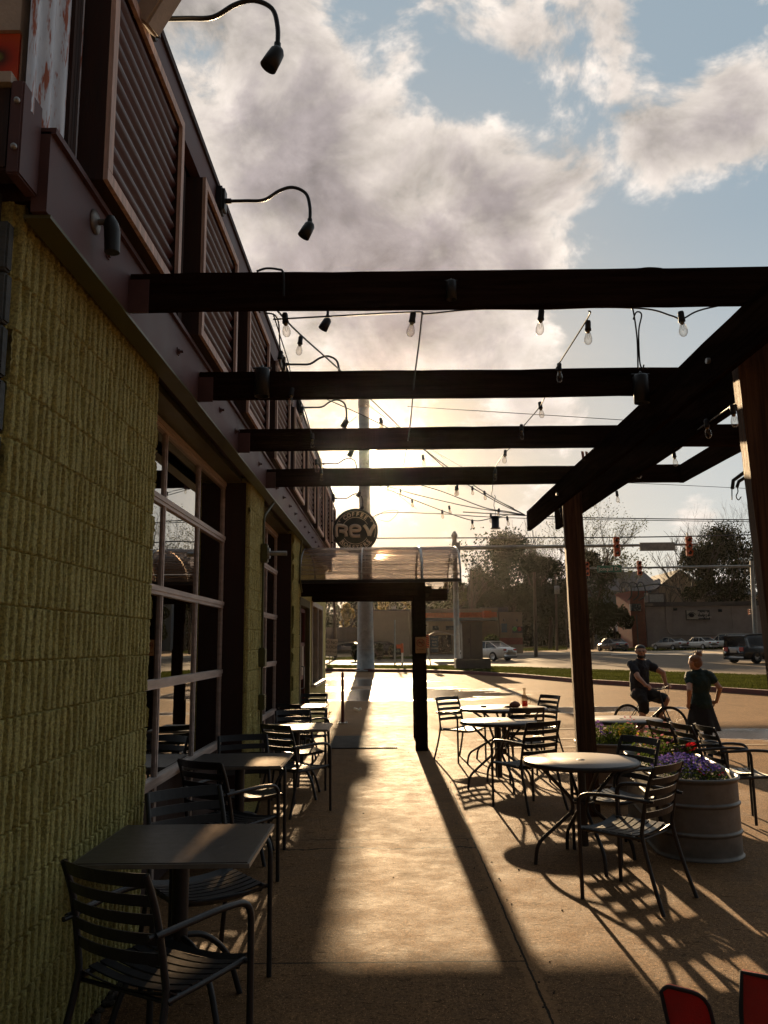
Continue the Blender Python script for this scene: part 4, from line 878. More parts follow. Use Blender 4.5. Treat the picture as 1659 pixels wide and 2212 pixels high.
def plant(name, label, T, lx, ly, rx, ry, h, n_leaf, fl, fsize, group, leafsize=.016, z0=.53, mass='leaf_plant'):
    Pw = T.matrix_world @ Vector((lx, ly, 0)) if False else Vector((T.location.x+lx*math.cos(T.rotation_euler.z)-ly*math.sin(T.rotation_euler.z), T.location.y+lx*math.sin(T.rotation_euler.z)+ly*math.cos(T.rotation_euler.z), z0))
    t = thing(name, label, 'flowers', Pw, 0, group)
    g = MB()
    for k in range(n_leaf):
        a = random.uniform(0, 6.28); q = math.sqrt(random.random()); z = random.random()**.7*h*(1-.45*q*q)
        g.leaf((math.cos(a)*q*rx, math.sin(a)*q*ry, z), leafsize, .45)
    for k in range(26):
        a = random.uniform(0, 6.28); q = math.sqrt(random.random())*.8; x, y = math.cos(a)*q*rx, math.sin(a)*q*ry; g.tube([(x*.6, y*.6, 0), (x, y, h*(1-.4*q*q)*random.uniform(.7, 1))], .0018, 4, cap=False)
    g.build('leaves', mass, t)
    for mat_, cnt, zr in fl:
        f = MB()
        for k in range(cnt):
            a = random.uniform(0, 6.28); q = math.sqrt(random.random()); z = h*(1-.45*q*q)*random.uniform(*zr)+.01; c = Vector((math.cos(a)*q*rx, math.sin(a)*q*ry, z))
            nrm_ = Vector((random.gauss(0, .5), random.gauss(-.2, .5), 1)).normalized(); u = nrm_.orthogonal().normalized(); w_ = nrm_.cross(u)
            for j in range(5):
                an = j*1.2566+a; d = u*math.cos(an)+w_*math.sin(an); e = nrm_.cross(d)*fsize*.42; s_ = fsize*random.uniform(.8, 1.15)
                i0 = len(f.v); f.v += [tuple(c), tuple(c+d*s_*.6+e+nrm_*fsize*.15), tuple(c+d*s_+nrm_*fsize*.05), tuple(c+d*s_*.6-e+nrm_*fsize*.15)]; f.f.append((i0, i0+1, i0+2, i0+3)); f.sm.append(False)
        f.build('blossoms', mat_, t)
    return t
plant('lobelia', 'mound of small blue violet flowers at the front of the big tank', T1, -.03, -.45, .26, .36, .18, 900, [('fl_violet', 520, (.75, 1.1)), ('fl_purple', 110, (.8, 1.1))], .011, None, .011)
plant('pink_flowers', 'pink and white flowers in the middle of the big tank', T1, -.10, .12, .2, .24, .26, 800, [('fl_pink', 40, (.7, 1.15)), ('fl_white', 10, (.8, 1.1)), ('fl_yellow', 6, (.9, 1.1))], .017, None)
plant('red_flower', 'bright red drooping flower beside the blue mound in the big tank', T1, .14, .02, .06, .06, .24, 60, [('fl_redf', 9, (.8, 1.1))], .030, None)
plant('small_red_flowers', 'low reddish flowers at the right end of the big tank', T1, .16, -.50, .10, .28, .09, 260, [('fl_redf', 14, (.7, 1.1)), ('fl_pink', 10, (.7, 1.1))], .016, None)
plant('snapdragons', 'pink and yellow upright flowers at the far end of the big tank', T1, -.02, .60, .24, .26, .30, 900, [('fl_pink', 44, (.6, 1.2)), ('fl_yellow', 18, (.6, 1.1))], .017, None)
plant('pansies', 'pale purple pansies at the left of the small tank', T2, -.17, -.02, .18, .26, .27, 850, [('fl_purple', 46, (.8, 1.12)), ('fl_white', 12, (.9, 1.1))], .024, None)
plant('yellow_pansies', 'bright yellow pansies in the middle of the small tank', T2, .06, -.10, .17, .2, .26, 900, [('fl_yellow', 22, (.75, 1.1))], .024, None)
plant('pink_stocks', 'upright pink flowers at the right of the small tank', T2, .22, -.02, .12, .22, .27, 700, [('fl_pink', 30, (.6, 1.25))], .014, None)

# ------------------------------------------------------------------ small ground things
bo = thing('bollard', 'thin dark red steel bollard at the end of the walkway', 'bollard', (-.98, 17.6, 0))
g = MB(); g.lathe([(0, 1.06), (.018, 1.055), (.030, 1.03), (.032, .97), (.036, .96), (.036, .94), (.032, .93), (.036, .0)], 14); g.build('post', 'red_kerb', bo)
g = MB(); g.box(-.10, .10, -.10, .10, 0, .014); [g.tube([(sx*.08, sy*.08, .01), (sx*.08, sy*.08, .035)], .010, 6) for sx in (-1, 1) for sy in (-1, 1)]; g.build('base_plate', 'galv', bo)
g = MB(); g.box(-.98, .13, 13.30, 15.05, .0045, .016)
for k in range(34): g.box(-.97+k*.0325, -.955+k*.0325, 13.31, 15.04, .016, .024)
g.build('door_mat', 'rubber', label='dark ribbed mat across the walkway under the awning', cat='mat')
g = MB(); g.box(-.06, .10, -.05, .05, 0, .05, Matrix.Rotation(.4, 4, 'Y'), bev=.01); g.ell((.12, 0, .03), (.03, .03, .03)); go = g.build('paper_litter', 'white', label='scrap of white paper litter right of the bollard', cat='litter'); go.location = G(768, 1534, .02)
g = MB()
for k in range(26):
    a = random.uniform(0, 6.28); g.leaf((math.cos(a)*.05*random.random(), math.sin(a)*.05*random.random(), random.random()*.12), .03, .3)
go = g.build('weed', 'leaf_yellow', label='small weed growing at the foot of the wall corner', cat='weed'); go.location = G(712, 1547, 0)
# debris along the wall base
g = MB()
for k in range(60):
    y = random.uniform(2.6, 4.6); g.ell((WX+.035+abs(random.gauss(0, .02)), y, .008), (.012+random.random()*.02, .02+random.random()*.03, .008), 7, 4, .3)
g.build('leaf_litter', 'soil', label='loose grit and leaf litter along the foot of the ribbed wall', cat='debris', kind='stuff')
g = MB()
for k in range(130):
    x = random.uniform(-1.2, 3.0); y = random.uniform(4.0, 16.0)
    if random.random() < .35: x = .70+random.gauss(0, .05)
    q = random.uniform(.003, .008)
    if random.random() < .5: g.ell((x, y, .004+q*.4), (q, q*.8, q*.6), 6, 4, .3)
    else: g.leaf((x, y, .004+q*.7), q*1.6, .5)
g.build('grit', 'bark', label='scattered grit and bits of leaf on the concrete walkway', cat='debris', kind='stuff')
# red chairs at the corner
def red_chair(label, T, pts, th=.035):
    t = thing('red_chair', label, 'chair', T); o = Vector(T)
    c = sum(pts, Vector())/len(pts); d = (Vector((0, 0, H))-c); d = Vector((d.x, d.y, 0)).normalized()*-th
    def inset(P_, q): return [p+(c-p).normalized()*q for p in P_]
    sm = []
    n = len(pts)
    for i in range(n):
        a, b_, e = pts[i-1], pts[i], pts[(i+1) % n]; sm += [b_+(a-b_)*.12, b_, b_+(e-b_)*.12]
    sm2 = fillet(pts+[pts[0]], .05, 4)[:-1]
    g = MB(); g.M = Matrix.Translation(-o); g.prism(inset(sm2, .004), d); g.build('backrest', 'redfab', t)
    g = MB(); g.M = Matrix.Translation(-o); g.tube(sm2, .0065, 8, closed=True); g.build('piping', 'blackfab', t)
    return t, c, d
def leg4(t, o, c, w_=.24):
    for sx in (-1, 1):
        for sy in (0, 1):
            g = MB(); g.M = Matrix.Translation(-o); g.tube([(c.x+sx*w_*.7, c.y+sy*.35-.05, c.z-.15), (c.x+sx*w_, c.y+sy*.42-.08, 0)], .012, 6); g.build('leg', 'blackfab', t)
YR = 2.75
pts = [AY(1428, 2142, YR), AY(1440, 2130, YR), AY(1528, 2152, YR), AY(1552, 2260, YR), AY(1470, 2330, YR)]
o = Vector((pts[0].x+.1, YR, 0)); t, c, d = red_chair('red padded chair back with black edging at the bottom edge, smaller of the two', o, pts); leg4(t, o, c)
g = MB(); g.M = Matrix.Translation(-o); g.box(c.x-.2, c.x+.2, YR+.02, YR+.42, c.z-.30, c.z-.25, bev=.02); g.build('seat', 'redfab', t)
YR = 2.45
pts = [AY(1602, 2100, YR), AY(1700, 2120, YR), AY(1760, 2330, YR), AY(1625, 2330, YR), AY(1600, 2210, YR)]
o = Vector((pts[0].x+.1, YR, 0)); t, c, d = red_chair('red padded chair back with black edging cut off by the right bottom corner', o, pts); leg4(t, o, c)
g = MB(); g.M = Matrix.Translation(-o); g.box(c.x-.2, c.x+.2, YR+.02, YR+.42, c.z-.30, c.z-.25, bev=.02); g.build('seat', 'redfab', t)

# ------------------------------------------------------------------ people
def body(name, mat_, caps, parent, vox=.012, smooth=4, subdiv_noise=0):
    # caps: list of polylines [(point, radius or (rx,ry)) ...]; fused into one continuous skin
    mb = MB()
    for chain in caps:
        for (a, ra), (b_, rb) in zip(chain, chain[1:]):
            a, b_ = Vector(a), Vector(b_); n = max(2, int((b_-a).length/(min(ra, rb)*.35+.004)))
            mb.tube([a.lerp(b_, i/n) for i in range(n+1)], [ra+(rb-ra)*i/n for i in range(n+1)], 14)
        for a, ra in chain: mb.ell(a, ra, 14, 9)
    o = mb.build(name, mat_, parent)
    r = o.modifiers.new('r', 'REMESH'); r.mode = 'VOXEL'; r.voxel_size = vox; r.use_smooth_shade = True
    s = o.modifiers.new('s', 'SMOOTH'); s.iterations = smooth; s.factor = .5
    if name in ('shirt', 'shorts'):
        tx = bpy.data.textures.new('folds', 'CLOUDS'); tx.noise_scale = .085; tx.noise_depth = 2
        dm = o.modifiers.new('d', 'DISPLACE'); dm.texture = tx; dm.strength = .040; dm.mid_level = .5; dm.texture_coords = 'LOCAL'
    return o
def ellset(name, mat_, ells, parent, vox=.006, smooth=2):
    mb = MB()
    for c, r_ in ells: mb.ell(c, r_, 16, 10)
    o = mb.build(name, mat_, parent); r = o.modifiers.new('r', 'REMESH'); r.mode = 'VOXEL'; r.voxel_size = vox; r.use_smooth_shade = True
    s = o.modifiers.new('s', 'SMOOTH'); s.iterations = smooth; s.factor = .5; return o
def c3(x, y, Y): return AY((1450+x*.2562)/1.13, (1550+y*.2562)/1.13, Y)
# --- bicycle
RH = c3(330, 800, 14.05); RH.z = .30; FH = c3(738, 872, 13.45); FH.z = .30
bd = (FH-RH); bd.z = 0; wb = bd.length; bd.normalize(); side = Vector((-bd.y, bd.x, 0))
bike = thing('bicycle', 'dark bicycle with thin tyres carrying the man', 'bicycle', (RH.x, RH.y, 0))
TB_ = Matrix((( bd.x, side.x, 0, 0), (bd.y, side.y, 0, 0), (0, 0, 1, 0), (0, 0, 0, 1)))
def bp(mx=None): g = MB(); g.M = TB_ if mx is None else TB_ @ mx; return g
for x0, st in ((0, 0), (wb, .0)):
    g = bp(Matrix.Translation((x0, 0, .30))); g.tube([(.285*math.cos(a/36*6.283), 0, .285*math.sin(a/36*6.283)) for a in range(36)], .017, 8, closed=True); wh = g.build('wheel', 'rubber', bike)
    g = bp(Matrix.Translation((x0, 0, .30))); g.tube([(.264*math.cos(a/36*6.283), 0, .264*math.sin(a/36*6.283)) for a in range(36)], .008, 6, closed=True); g.tube([(0, -.04, 0), (0, .04, 0)], .016, 8); g.build('rim', 'lampblack', wh)
    g = bp(Matrix.Translation((x0, 0, .30)))
    for k in range(24):
        a = k/24*6.283; g.tube([(0, .02*(1 if k % 2 else -1), 0), (.262*math.cos(a), 0, .262*math.sin(a))], .0012, 3, cap=False)
    g.build('spokes', 'rim', wh)
BBx, BBz = wb*.40, .30; ST = (wb*.27, 0, .70); HT = (wb*.80, 0, .72); HTb = (wb*.84, 0, .58)
g = bp(); g.tube([(BBx, 0, BBz), ST], .016, 8); g.tube([(wb*.30, 0, .62), HT], .015, 8); g.tube([(BBx, 0, BBz), HTb], .019, 8); g.tube([HT, HTb], .020, 8)
for s in (-1, 1): g.tube([(BBx, s*.02, BBz), (0, s*.05, .30)], .009, 6); g.tube([(wb*.30, s*.02, .62), (0, s*.05, .30)], .008, 6); g.tube(bez([(wb*.845, s*.04, .60), (wb*.9, s*.05, .46), (wb, s*.05, .30)], 4), .011, 6)
g.tube([HT, (wb*.77, 0, .84)], .014, 8); g.build('frame', 'lampblack', bike)
g = bp(); g.tube(fillet([(wb*.70, -.29, .90), (wb*.77, -.08, .86), (wb*.77, .08, .86), (wb*.70, .29, .90)], .04), .012, 8); hb = g.build('handlebar', 'lampblack', bike)
g = bp(); [g.tube([(wb*.70, s*.30, .90), (wb*.735, s*.20, .885)], .017, 8) for s in (-1, 1)]; [g.tube([(wb*.75, s*.19, .88), (wb*.80, s*.27, .86)], .006, 5) for s in (-1, 1)]; g.build('grip', 'rubber', hb)
g = bp(); g.tube(bez([(wb*.78, .12, .87), (wb*.93, .08, .92), (wb*.97, 0, .80), (wb*.88, 0, .66)], 5), .003, 4); g.tube(bez([(wb*.78, -.12, .87), (wb*.90, -.08, .90), (wb*.95, 0, .75), (wb*.9, 0, .6)], 5), .003, 4); g.build('brake_cable', 'cable', bike)
g = bp(); g.ell((wb*.22, 0, .745), (.12, .07, .03), 14, 8); g.tube([ST, (wb*.245, 0, .74)], .013, 8); g.build('saddle', 'blackfab', bike)
g = bp(); g.M = TB_ @ Matrix.Translation((BBx, .045, BBz)); g.tube([(.09*math.cos(a/24*6.283), 0, .09*math.sin(a/24*6.283)) for a in range(24)], .006, 5, closed=True)
g.tube([(0, -.10, 0), (0, .02, 0)], .014, 8); g.tube([(0, .03, 0), (.12, .035, .10)], .009, 6); g.tube([(0, -.11, 0), (-.12, -.115, -.10)], .009, 6); g.box(.07, .17, .04, .12, .09, .115); g.box(-.17, -.07, -.20, -.12, -.115, -.09); g.build('crank', 'lampblack', bike)
# --- man on the bicycle
MY = 13.85
man = thing('person', 'bearded man in dark T-shirt and shorts sitting on a bicycle, looking back', 'person', (RH.x+bd.x*.25, RH.y+bd.y*.25, 0)); mo_ = Vector(man.location)
b2 = lambda l, s_, z: RH*0+Vector((RH.x+bd.x*l+side.x*s_, RH.y+bd.y*l+side.y*s_, z))-mo_
hip = b2(.24, 0, .83); chest = b2(.26, 0, 1.18); neck = b2(.29, 0, 1.33); head = b2(.315, -.01, 1.47)
shN = b2(.20, -.19, 1.27); shF = b2(.37, .17, 1.27)       # near (camera) side is -side? decide by sign
nearS = -1 if side.y > 0 else 1
def S_(l, s_, z): return b2(l, s_*nearS, z)
gripN, gripF = S_(wb*.70, .28, .935), S_(wb*.72, -.28, .93)
shN, shF = S_(.24, .175, 1.265), S_(.30, -.175, 1.265)
elN, elF = S_(.40, .27, 1.06), S_(.53, -.27, 1.12)
# skin: legs, arms, neck, head in one surface
def handcaps(w_, d, up, curl=.5, s_=1.):
    w_ = Vector(w_); d = Vector(d).normalized(); up = Vector(up); lat = d.cross(up).normalized(); up = lat.cross(d).normalized()
    out = [[(w_, .026*s_), (w_+d*.045*s_, .030*s_), (w_+d*.075*s_, .026*s_)]]
    for k, (ln, of) in enumerate(((.068, -.030), (.078, -.010), (.072, .011), (.056, .030))):
        b_ = w_+d*.080*s_+lat*of*s_; m1 = b_+(d*math.cos(curl)-up*math.sin(curl))*ln*.5*s_; e = m1+(d*math.cos(curl*2.6)-up*math.sin(curl*2.6))*ln*.5*s_
        out.append([(b_, .0105*s_), (m1, .0095*s_), (e, .0085*s_)])
    t0 = w_+d*.03*s_-lat*.028*s_; out.append([(t0, .013*s_), (t0-lat*.03*s_+d*.02*s_-up*.01, .011*s_), (t0-lat*.028*s_+d*.05*s_-up*.025*s_, .009*s_)])
    return out
kneeN, kneeF = S_(.40, .15, .60), S_(.66, -.11, .70)
footN, footF = S_(.34, .20, .10), S_(.50, -.12, .41)
hd = head
fdir = (Vector((0, 0, 0))-Vector((mo_.x, mo_.y, 0))).normalized(); fdir = (fdir+Vector((.15, 0, 0))).normalized(); flat = Vector((-fdir.y, fdir.x, 0))
skin = [[(hip, .10), (chest, .11), (neck, .055), (hd+Vector((0, 0, -.05)), .055)],
        [(hd+Vector((0, 0, .028))-fdir*.012, .084), (hd+Vector((0, 0, .0))+fdir*.012, .078), (hd+fdir*.03+Vector((0, 0, -.055)), .052), (hd+fdir*.042+Vector((0, 0, -.078)), .036)],
        [(hd+fdir*.083+Vector((0, 0, .022)), .011), (hd+fdir*.104+Vector((0, 0, -.016)), .0145)],
        [(hd+flat*.078+Vector((0, 0, -.005)), .018), (hd+flat*.082+Vector((0, 0, .018)), .014)], [(hd-flat*.078+Vector((0, 0, -.005)), .018), (hd-flat*.082+Vector((0, 0, .018)), .014)],
        [(shN, .055), (elN, .044), (gripN, .027)], [(shF, .055), (elF, .044), (gripF, .027)],
        [(S_(.26, .09, .80), .095), (kneeN, .058), (S_(.36, .18, .34), .052), (footN, .036), (footN+Vector((bd.x*.14, bd.y*.14, -.04)), .034)],
        [(S_(.26, -.09, .80), .095), (kneeF, .056), (S_(.57, -.12, .52), .048), (footF, .036), (footF+Vector((bd.x*.14, bd.y*.14, -.03)), .034)]]
skin += handcaps(gripN-bd*.02, bd+Vector((0, 0, -.15)), (0, 0, 1), .9)+handcaps(gripF-bd*.02, bd+Vector((0, 0, -.15)), (0, 0, 1), .9)
body('body', 'skin', skin, man, .0075, 3)
body('shirt', 'shirt_navy', [[(hip+Vector((0, 0, -.02)), .155), (b2(.25, 0, 1.0), .158), (chest, .15), (b2(.28, 0, 1.27), .10)], [(S_(.24, .10, 1.24), .095), (shN, .080), (shN.lerp(elN, .55), .070)], [(S_(.29, -.10, 1.24), .095), (shF, .080), (shF.lerp(elF, .5), .070)], [(shN*.5+shF*.5+Vector((0, 0, .03)), .085), (neck+Vector((0, 0, -.02)), .066)]], man, .011, 6)
body('shorts', 'black_cloth', [[(hip+Vector((0, 0, -.02)), .15), (S_(.28, .09, .77), .125), (kneeN+Vector((0, 0, .05)), .092), (kneeN+Vector((0, 0, -.06)), .088)], [(hip+Vector((0, 0, -.02)), .15), (S_(.30, -.09, .78), .12), (kneeF-bd*.06+Vector((0, 0, .01)), .088)]], man, .012, 6)
ellset('hair', 'hair_dark', [(hd+Vector((0, 0, .052))-fdir*.016, (.083, .084, .066)), (hd-fdir*.045+Vector((0, 0, .01)), (.07, .055, .07))], man)
ellset('beard', 'hair_dark', [(hd+fdir*.052+Vector((0, 0, -.082)), (.046, .040, .034)), (hd+flat*.045+fdir*.03+Vector((0, 0, -.065)), (.026, .028, .042)), (hd-flat*.045+fdir*.03+Vector((0, 0, -.065)), (.026, .028, .042)), (hd+fdir*.088+Vector((0, 0, -.035)), (.024, .012, .006))], man)
g = MB()
for s in (-1, 1):
    c = hd+fdir*.093+flat*s*.034+Vector((0, 0, .012)); g.tube([c+flat*.024*math.cos(a/14*6.283)+Vector((0, 0, .018*math.sin(a/14*6.283))) for a in range(14)], .0028, 5, closed=True); g.tube([c+flat*s*.024, hd+flat*s*.085-fdir*.0+Vector((0, 0, .015))], .0022, 4)
g.tube([hd+fdir*.096+flat*.01+Vector((0, 0, .014)), hd+fdir*.096-flat*.01+Vector((0, 0, .014))], .0025, 4); g.build('glasses', 'lampblack', man)
g = MB(); [g.ell(hd+fdir*.082+flat*s*.033+Vector((0, 0, .012)), .010, 8, 6) for s in (-1, 1)]; g.build('eyes', 'hair_dark', man)
body('shoes', 'blackfab', [[(footN+Vector((-bd.x*.04, -bd.y*.04, -.04)), .045), (footN+Vector((bd.x*.16, bd.y*.16, -.055)), .040)], [(footF+Vector((-bd.x*.04, -bd.y*.04, -.025)), .042), (footF+Vector((bd.x*.16, bd.y*.16, -.04)), .038)]], man, .01, 3)
g = MB(); sl = shF.lerp(elF, .3); addtext(g, 'W', .05, sl+Vector((.0, -.078, .0)), .001); 
# --- woman
WY = 11.85
def W(x, y, dY=0.): return c3(x, y, WY+dY)
wp = c3(1030, 1190, WY); wo = Vector((wp.x, WY, 0)); wm_ = thing('person', 'woman with hair bun, green T-shirt and black skirt, hands on hips, back turned', 'person', wo)
def w3(x, y, dY=0.): return W(x, y, dY)-wo
hd = w3(960, 262); nk = w3(985, 325); shL, shR = w3(908, 392, .02), w3(1108, 395, -.02); hipc = w3(1020, 680); 
elL, wrL = w3(910, 530, -.16), w3(902, 660, -.02); elR, wrR = w3(1200, 505, -.10), w3(1165, 636, .06)
fd = Vector((-.62, .78, 0)); fl_ = Vector((-fd.y, fd.x, 0))
skin = [[(hipc, .11), (w3(1010, 480), .10), (nk, .045), (hd+Vector((0, 0, -.05)), .048)],
        [(hd+Vector((0, 0, .025)), .080), (hd+fd*.015, .074), (hd+fd*.035+Vector((0, 0, -.06)), .046)], [(hd+fd*.078+Vector((0, 0, .015)), .010), (hd+fd*.096+Vector((0, 0, -.016)), .012)],
        [(hd-fl_*.074+Vector((0, 0, -.005)), .015), (hd-fl_*.078+Vector((0, 0, .012)), .012)], [(hd+fl_*.074+Vector((0, 0, -.005)), .015), (hd+fl_*.078+Vector((0, 0, .012)), .012)],
        [(shL, .045), (elL, .038), (wrL, .025)], [(shR, .045), (elR, .036), (wrR, .025)]]
fz = -w3(1100, 1190).z if False else 0
def leg(xh, xk, xf, dY): 
    h_ = w3(xh, 760, dY); k_ = w3(xk, 985, dY-.02); a_ = w3(xf, 1190, dY); a_.z = .085; return [(h_, .085), (k_, .052), (k_.lerp(a_, .35), .050), (a_, .033)], a_
lg1, a1 = leg(960, 950, 955, .04); lg2, a2 = leg(1080, 1090, 1105, -.04)
skin += [lg1[:2], lg2[:2]]
skin += handcaps(wrL, w3(900, 690)-wrL+Vector((.01, .05, 0)), (-1, 0, 0), .7, .95)+handcaps(wrR, w3(1125, 640, .10)-wrR, (0, -1, .3), .7, .95)
skin += [[lg1[1], lg1[2], lg1[3], (a1+Vector((-.05, .09, -.045)), .03)], [lg2[1], lg2[2], lg2[3], (a2+Vector((.05, .09, -.045)), .03)]]
body('body', 'skin', skin, wm_, .0075, 3)
body('shirt', 'shirt_green', [[(w3(1025, 660), .148), (w3(1018, 560), .125), (w3(1012, 450), .138), (w3(1005, 400), .105)], [(w3(960, 385), .085), (shL, .068), (shL.lerp(elL, .42), .058)], [(w3(1060, 385), .085), (shR, .068), (shR.lerp(elR, .38), .058)], [(w3(1000, 380), .085), (nk+Vector((.005, 0, -.03)), .060)]], wm_, .011, 6)
g = MB(); sk0 = w3(1022, 655); n = 40; vs = []; rings = [(0, .150, .0), (-.08, .168, .004), (-.20, .195, .010), (-.33, .222, .018), (-.36, .228, .02), (-.36, .218, .02)]
for dz, r_, wv in rings:
    for k in range(n):
        a = 2*math.pi*k/n; q = r_+wv*math.sin(a*7+dz*5); vs.append((sk0.x+math.cos(a)*q*1.02, sk0.y+math.sin(a)*q*.80, sk0.z+dz+.012*math.sin(a*2)))
g.add(vs, [(j*n+k, j*n+(k+1) % n, (j+1)*n+(k+1) % n, (j+1)*n+k) for j in range(len(rings)-1) for k in range(n)], True); g.add(vs[:n], [tuple(range(n))]); g.build('skirt', 'black_cloth', wm_)
body('leggings', 'black_cloth', [[lg1[0], (lg1[1][0], .056), (lg1[2][0], .054), (lg1[3][0]+Vector((0, 0, .02)), .037)], [lg2[0], (lg2[1][0], .056), (lg2[2][0], .054), (lg2[3][0]+Vector((0, 0, .02)), .037)]], wm_, .011, 4)
body('shoes', 'blackfab', [[(a1+Vector((0, -.02, -.04)), .042), (a1+Vector((-.06, .14, -.052)), .034)], [(a2+Vector((0, -.02, -.04)), .042), (a2+Vector((.05, .14, -.052)), .034)]], wm_, .01, 3)
random.seed(5)
hb_ = [(hd+Vector((0, 0, .045))-fd*.015, (.088, .088, .070)), (hd-fd*.045+Vector((0, 0, .0)), (.070, .062, .078)), (hd+Vector((0, 0, .075))-fd*.02, (.05, .05, .04))]
bun = w3(996, 184, 0); hb_ += [(bun, (.052, .052, .048))]+[(bun+Vector((random.uniform(-.035, .035), random.uniform(-.03, .03), random.uniform(-.02, .04))), (.022, .022, .018)) for _ in range(8)]
hr = ellset('hair', 'hair_red', hb_, wm_, .005, 1)
g = MB()
for k in range(46):
    a = random.uniform(0, 6.28); p = bun+Vector((math.cos(a)*.03, math.sin(a)*.03, .02)); g.tube(bez([p, p+Vector((math.cos(a)*.03, math.sin(a)*.03, random.uniform(-.01, .04))), p+Vector((math.cos(a)*.05, math.sin(a)*.05, random.uniform(-.03, .05)))], 3), .0009, 3, cap=False)
g.build('flyaway_strands', 'hair_red', hr)

# ------------------------------------------------------------------ beyond the car park
def box_px(mb, px0, py0, px1, py1, Y, depth):       # a solid block whose front face stands at distance Y
    a = AY(px0, py0, Y); b_ = AY(px1, py1, Y); mb.box(a.x, b_.x, Y, Y+depth, min(a.z, b_.z), max(a.z, b_.z)); return mb
def zg(px0, px1, py, Y): return AY(px0, py, Y).x, AY(px1, py, Y).x, AY((px0+px1)/2, py, Y).z
# steel monopole
Pb = FG(790, 1450); mp_ = thing('steel_monopole', 'tall tapered grey steel pole standing in the verge, sun beside it', 'pole', Pb)
hp = AY(778, 868, Pb.y).z-Pb.z+.5
g = MB(); r0, r1 = .49, .30; g.lathe([(0, 0), (r0+.12, 0), (r0+.12, .08), (r0, .10)]+[(.455, 1.5), (.41, 4.), (.36, 7.), (.33, 9.), (r1, hp-.01)]+[(0, hp)], 28); g.build('shaft', 'grey_pole', mp_)
g = MB()
for z in (1.2, 4.3, 5.0, 7.2, 8.0, 8.15, 8.3, 8.45, 8.6): r_ = (.49-.0185*z)+.002; g.tube([(r_*math.cos(a/24*6.283), r_*math.sin(a/24*6.283), z) for a in range(24)], .018, 5, closed=True)
g.build('band', 'galv', mp_)
g = MB(); g.lathe([(r1, hp-.9), (r1+.05, hp-.85), (r1+.05, hp-.1), (r1, hp)], 20); g.box(r1, r1+.22, -.12, .12, hp-8.2, hp-7.7); g.build('collar', 'grey_pole', mp_)
g = MB(); r_ = .47; z_ = 2.2; g.box(-.12, .12, -r_-.03, -r_, z_, z_+.3); g.build('plate', 'galv', mp_)
# service wires
def pw(label, pts, r=.02): wire('power_line', label, 'wire', [AY(*q) for q in pts], r, 'overhead wires')
pw('long thin wire crossing the sky between the second and third beams', [(880, 878, 46), (1200, 898, 47), (1700, 930, 48)], .022)
pw('overhead wire at the height of the lower bare branches', [(1000, 1106, 60), (1250, 1118, 60), (1750, 1124, 60)], .04)
pw('overhead wire just above the traffic signal arm', [(700, 1163, 52), (1000, 1162, 52), (1400, 1160, 52), (1750, 1152, 52)], .04)
pw('faint overhead wire below the fourth beam at right', [(1100, 1035, 60), (1400, 1045, 60), (1750, 1062, 60)], .02)
pw('overhead wire running right from the steel pole above the awning', [(800, 1125, 45), (830, 1108, 45), (950, 1110, 47), (1150, 1120, 50), (1700, 1128, 55)], .025)
pw('curling loose wire beside the round sign', [(806, 1122, 44.6), (830, 1105, 44.6), (860, 1104, 44.6), (840, 1126, 44.6), (812, 1120, 44.6)], .015)
for k, q in enumerate([((790, 868), (960, 990)), ((790, 872), (1000, 1010)), ((770, 900), (640, 990)), ((792, 1000), (900, 1100))]):
    pw(['wire falling to the right from the top of the steel pole', 'second wire falling to the right from the steel pole, slightly lower', 'wire falling to the left from the steel pole towards the screens', 'wire falling right from the middle of the steel pole'][k], [(*q[0], 44.6), ((q[0][0]+q[1][0])/2, (q[0][1]+q[1][1])/2+6, 50), (*q[1], 60)], .016)
# signal masts
def signal(px, py, Y, hpx, label, dz=0, back=True):
    p = AY(px, py, Y); h = hpx/FPX*Y; t = thing('traffic_signal', label, 'traffic light', p, 0, 'traffic signals over the road')
    g = MB(); w_ = h*.155
    for k in range(3): zc = (1-k)*h*.335; g.box(-w_, w_, -.12, .12, zc-h*.16, zc+h*.16, bev=.03)
    g.build('housing', 'orange', t)
    g = MB()
    for k in range(3):
        g = MB(); zc = (1-k)*h*.335; g.M = Matrix.Translation((0, -.12, zc)) @ Matrix.Rotation(rad(90), 4, 'X'); n = 12; r_ = w_*.75
        vs = [(r_*math.cos(a), r_*math.sin(a), d) for d in (0, .22) for a in [math.pi*i/n for i in range(n+1)]]; g.add(vs, [(i, i+1, n+2+i, n+1+i) for i in range(n)], True); g.build('visor', 'orange', t)
    g = MB()
    for k in range(3): zc = (1-k)*h*.335; g.M = Matrix.Translation((0, -.122, zc)) @ Matrix.Rotation(rad(90), 4, 'X'); g.lathe([(0, .02), (w_*.6, .01), (w_*.65, 0)], 14)
    g.build('lens', 'darkwin', t)
    g = MB(); g.tube([(0, .13, -h*.5), (0, .13, h*.72)], .025, 6); g.build('bracket', 'grey_pole', t); return t
YM = 45.0; Pm = FG(985, 1447); Pm.y = YM; Pm = Vector((AY(985, 1300, YM).x, YM, gz(YM)))
ms = thing('signal_mast', 'steel signal mast with a long arm reaching right over the road', 'mast', Pm)
g = MB(); ht = AY(985, 1160, YM).z-Pm.z; g.lathe([(0, 0), (.32, 0), (.32, .1), (.17, .12), (.125, ht), (.19, ht+.02), (.19, ht+.10), (.07, ht+.32), (0, ht+.34)], 16); g.build('shaft', 'grey_pole', ms)
g = MB(); g.M = Matrix.Translation(-Pm); A0, A1 = AY(985, 1184, YM), AY(1505, 1176, YM); g.tube([A0, A1], [.12, .06], 10); g.box(A0.x-.22, A0.x+.22, YM-.2, YM+.2, A0.z-.28, A0.z+.30); g.build('arm', 'grey_pole', ms)
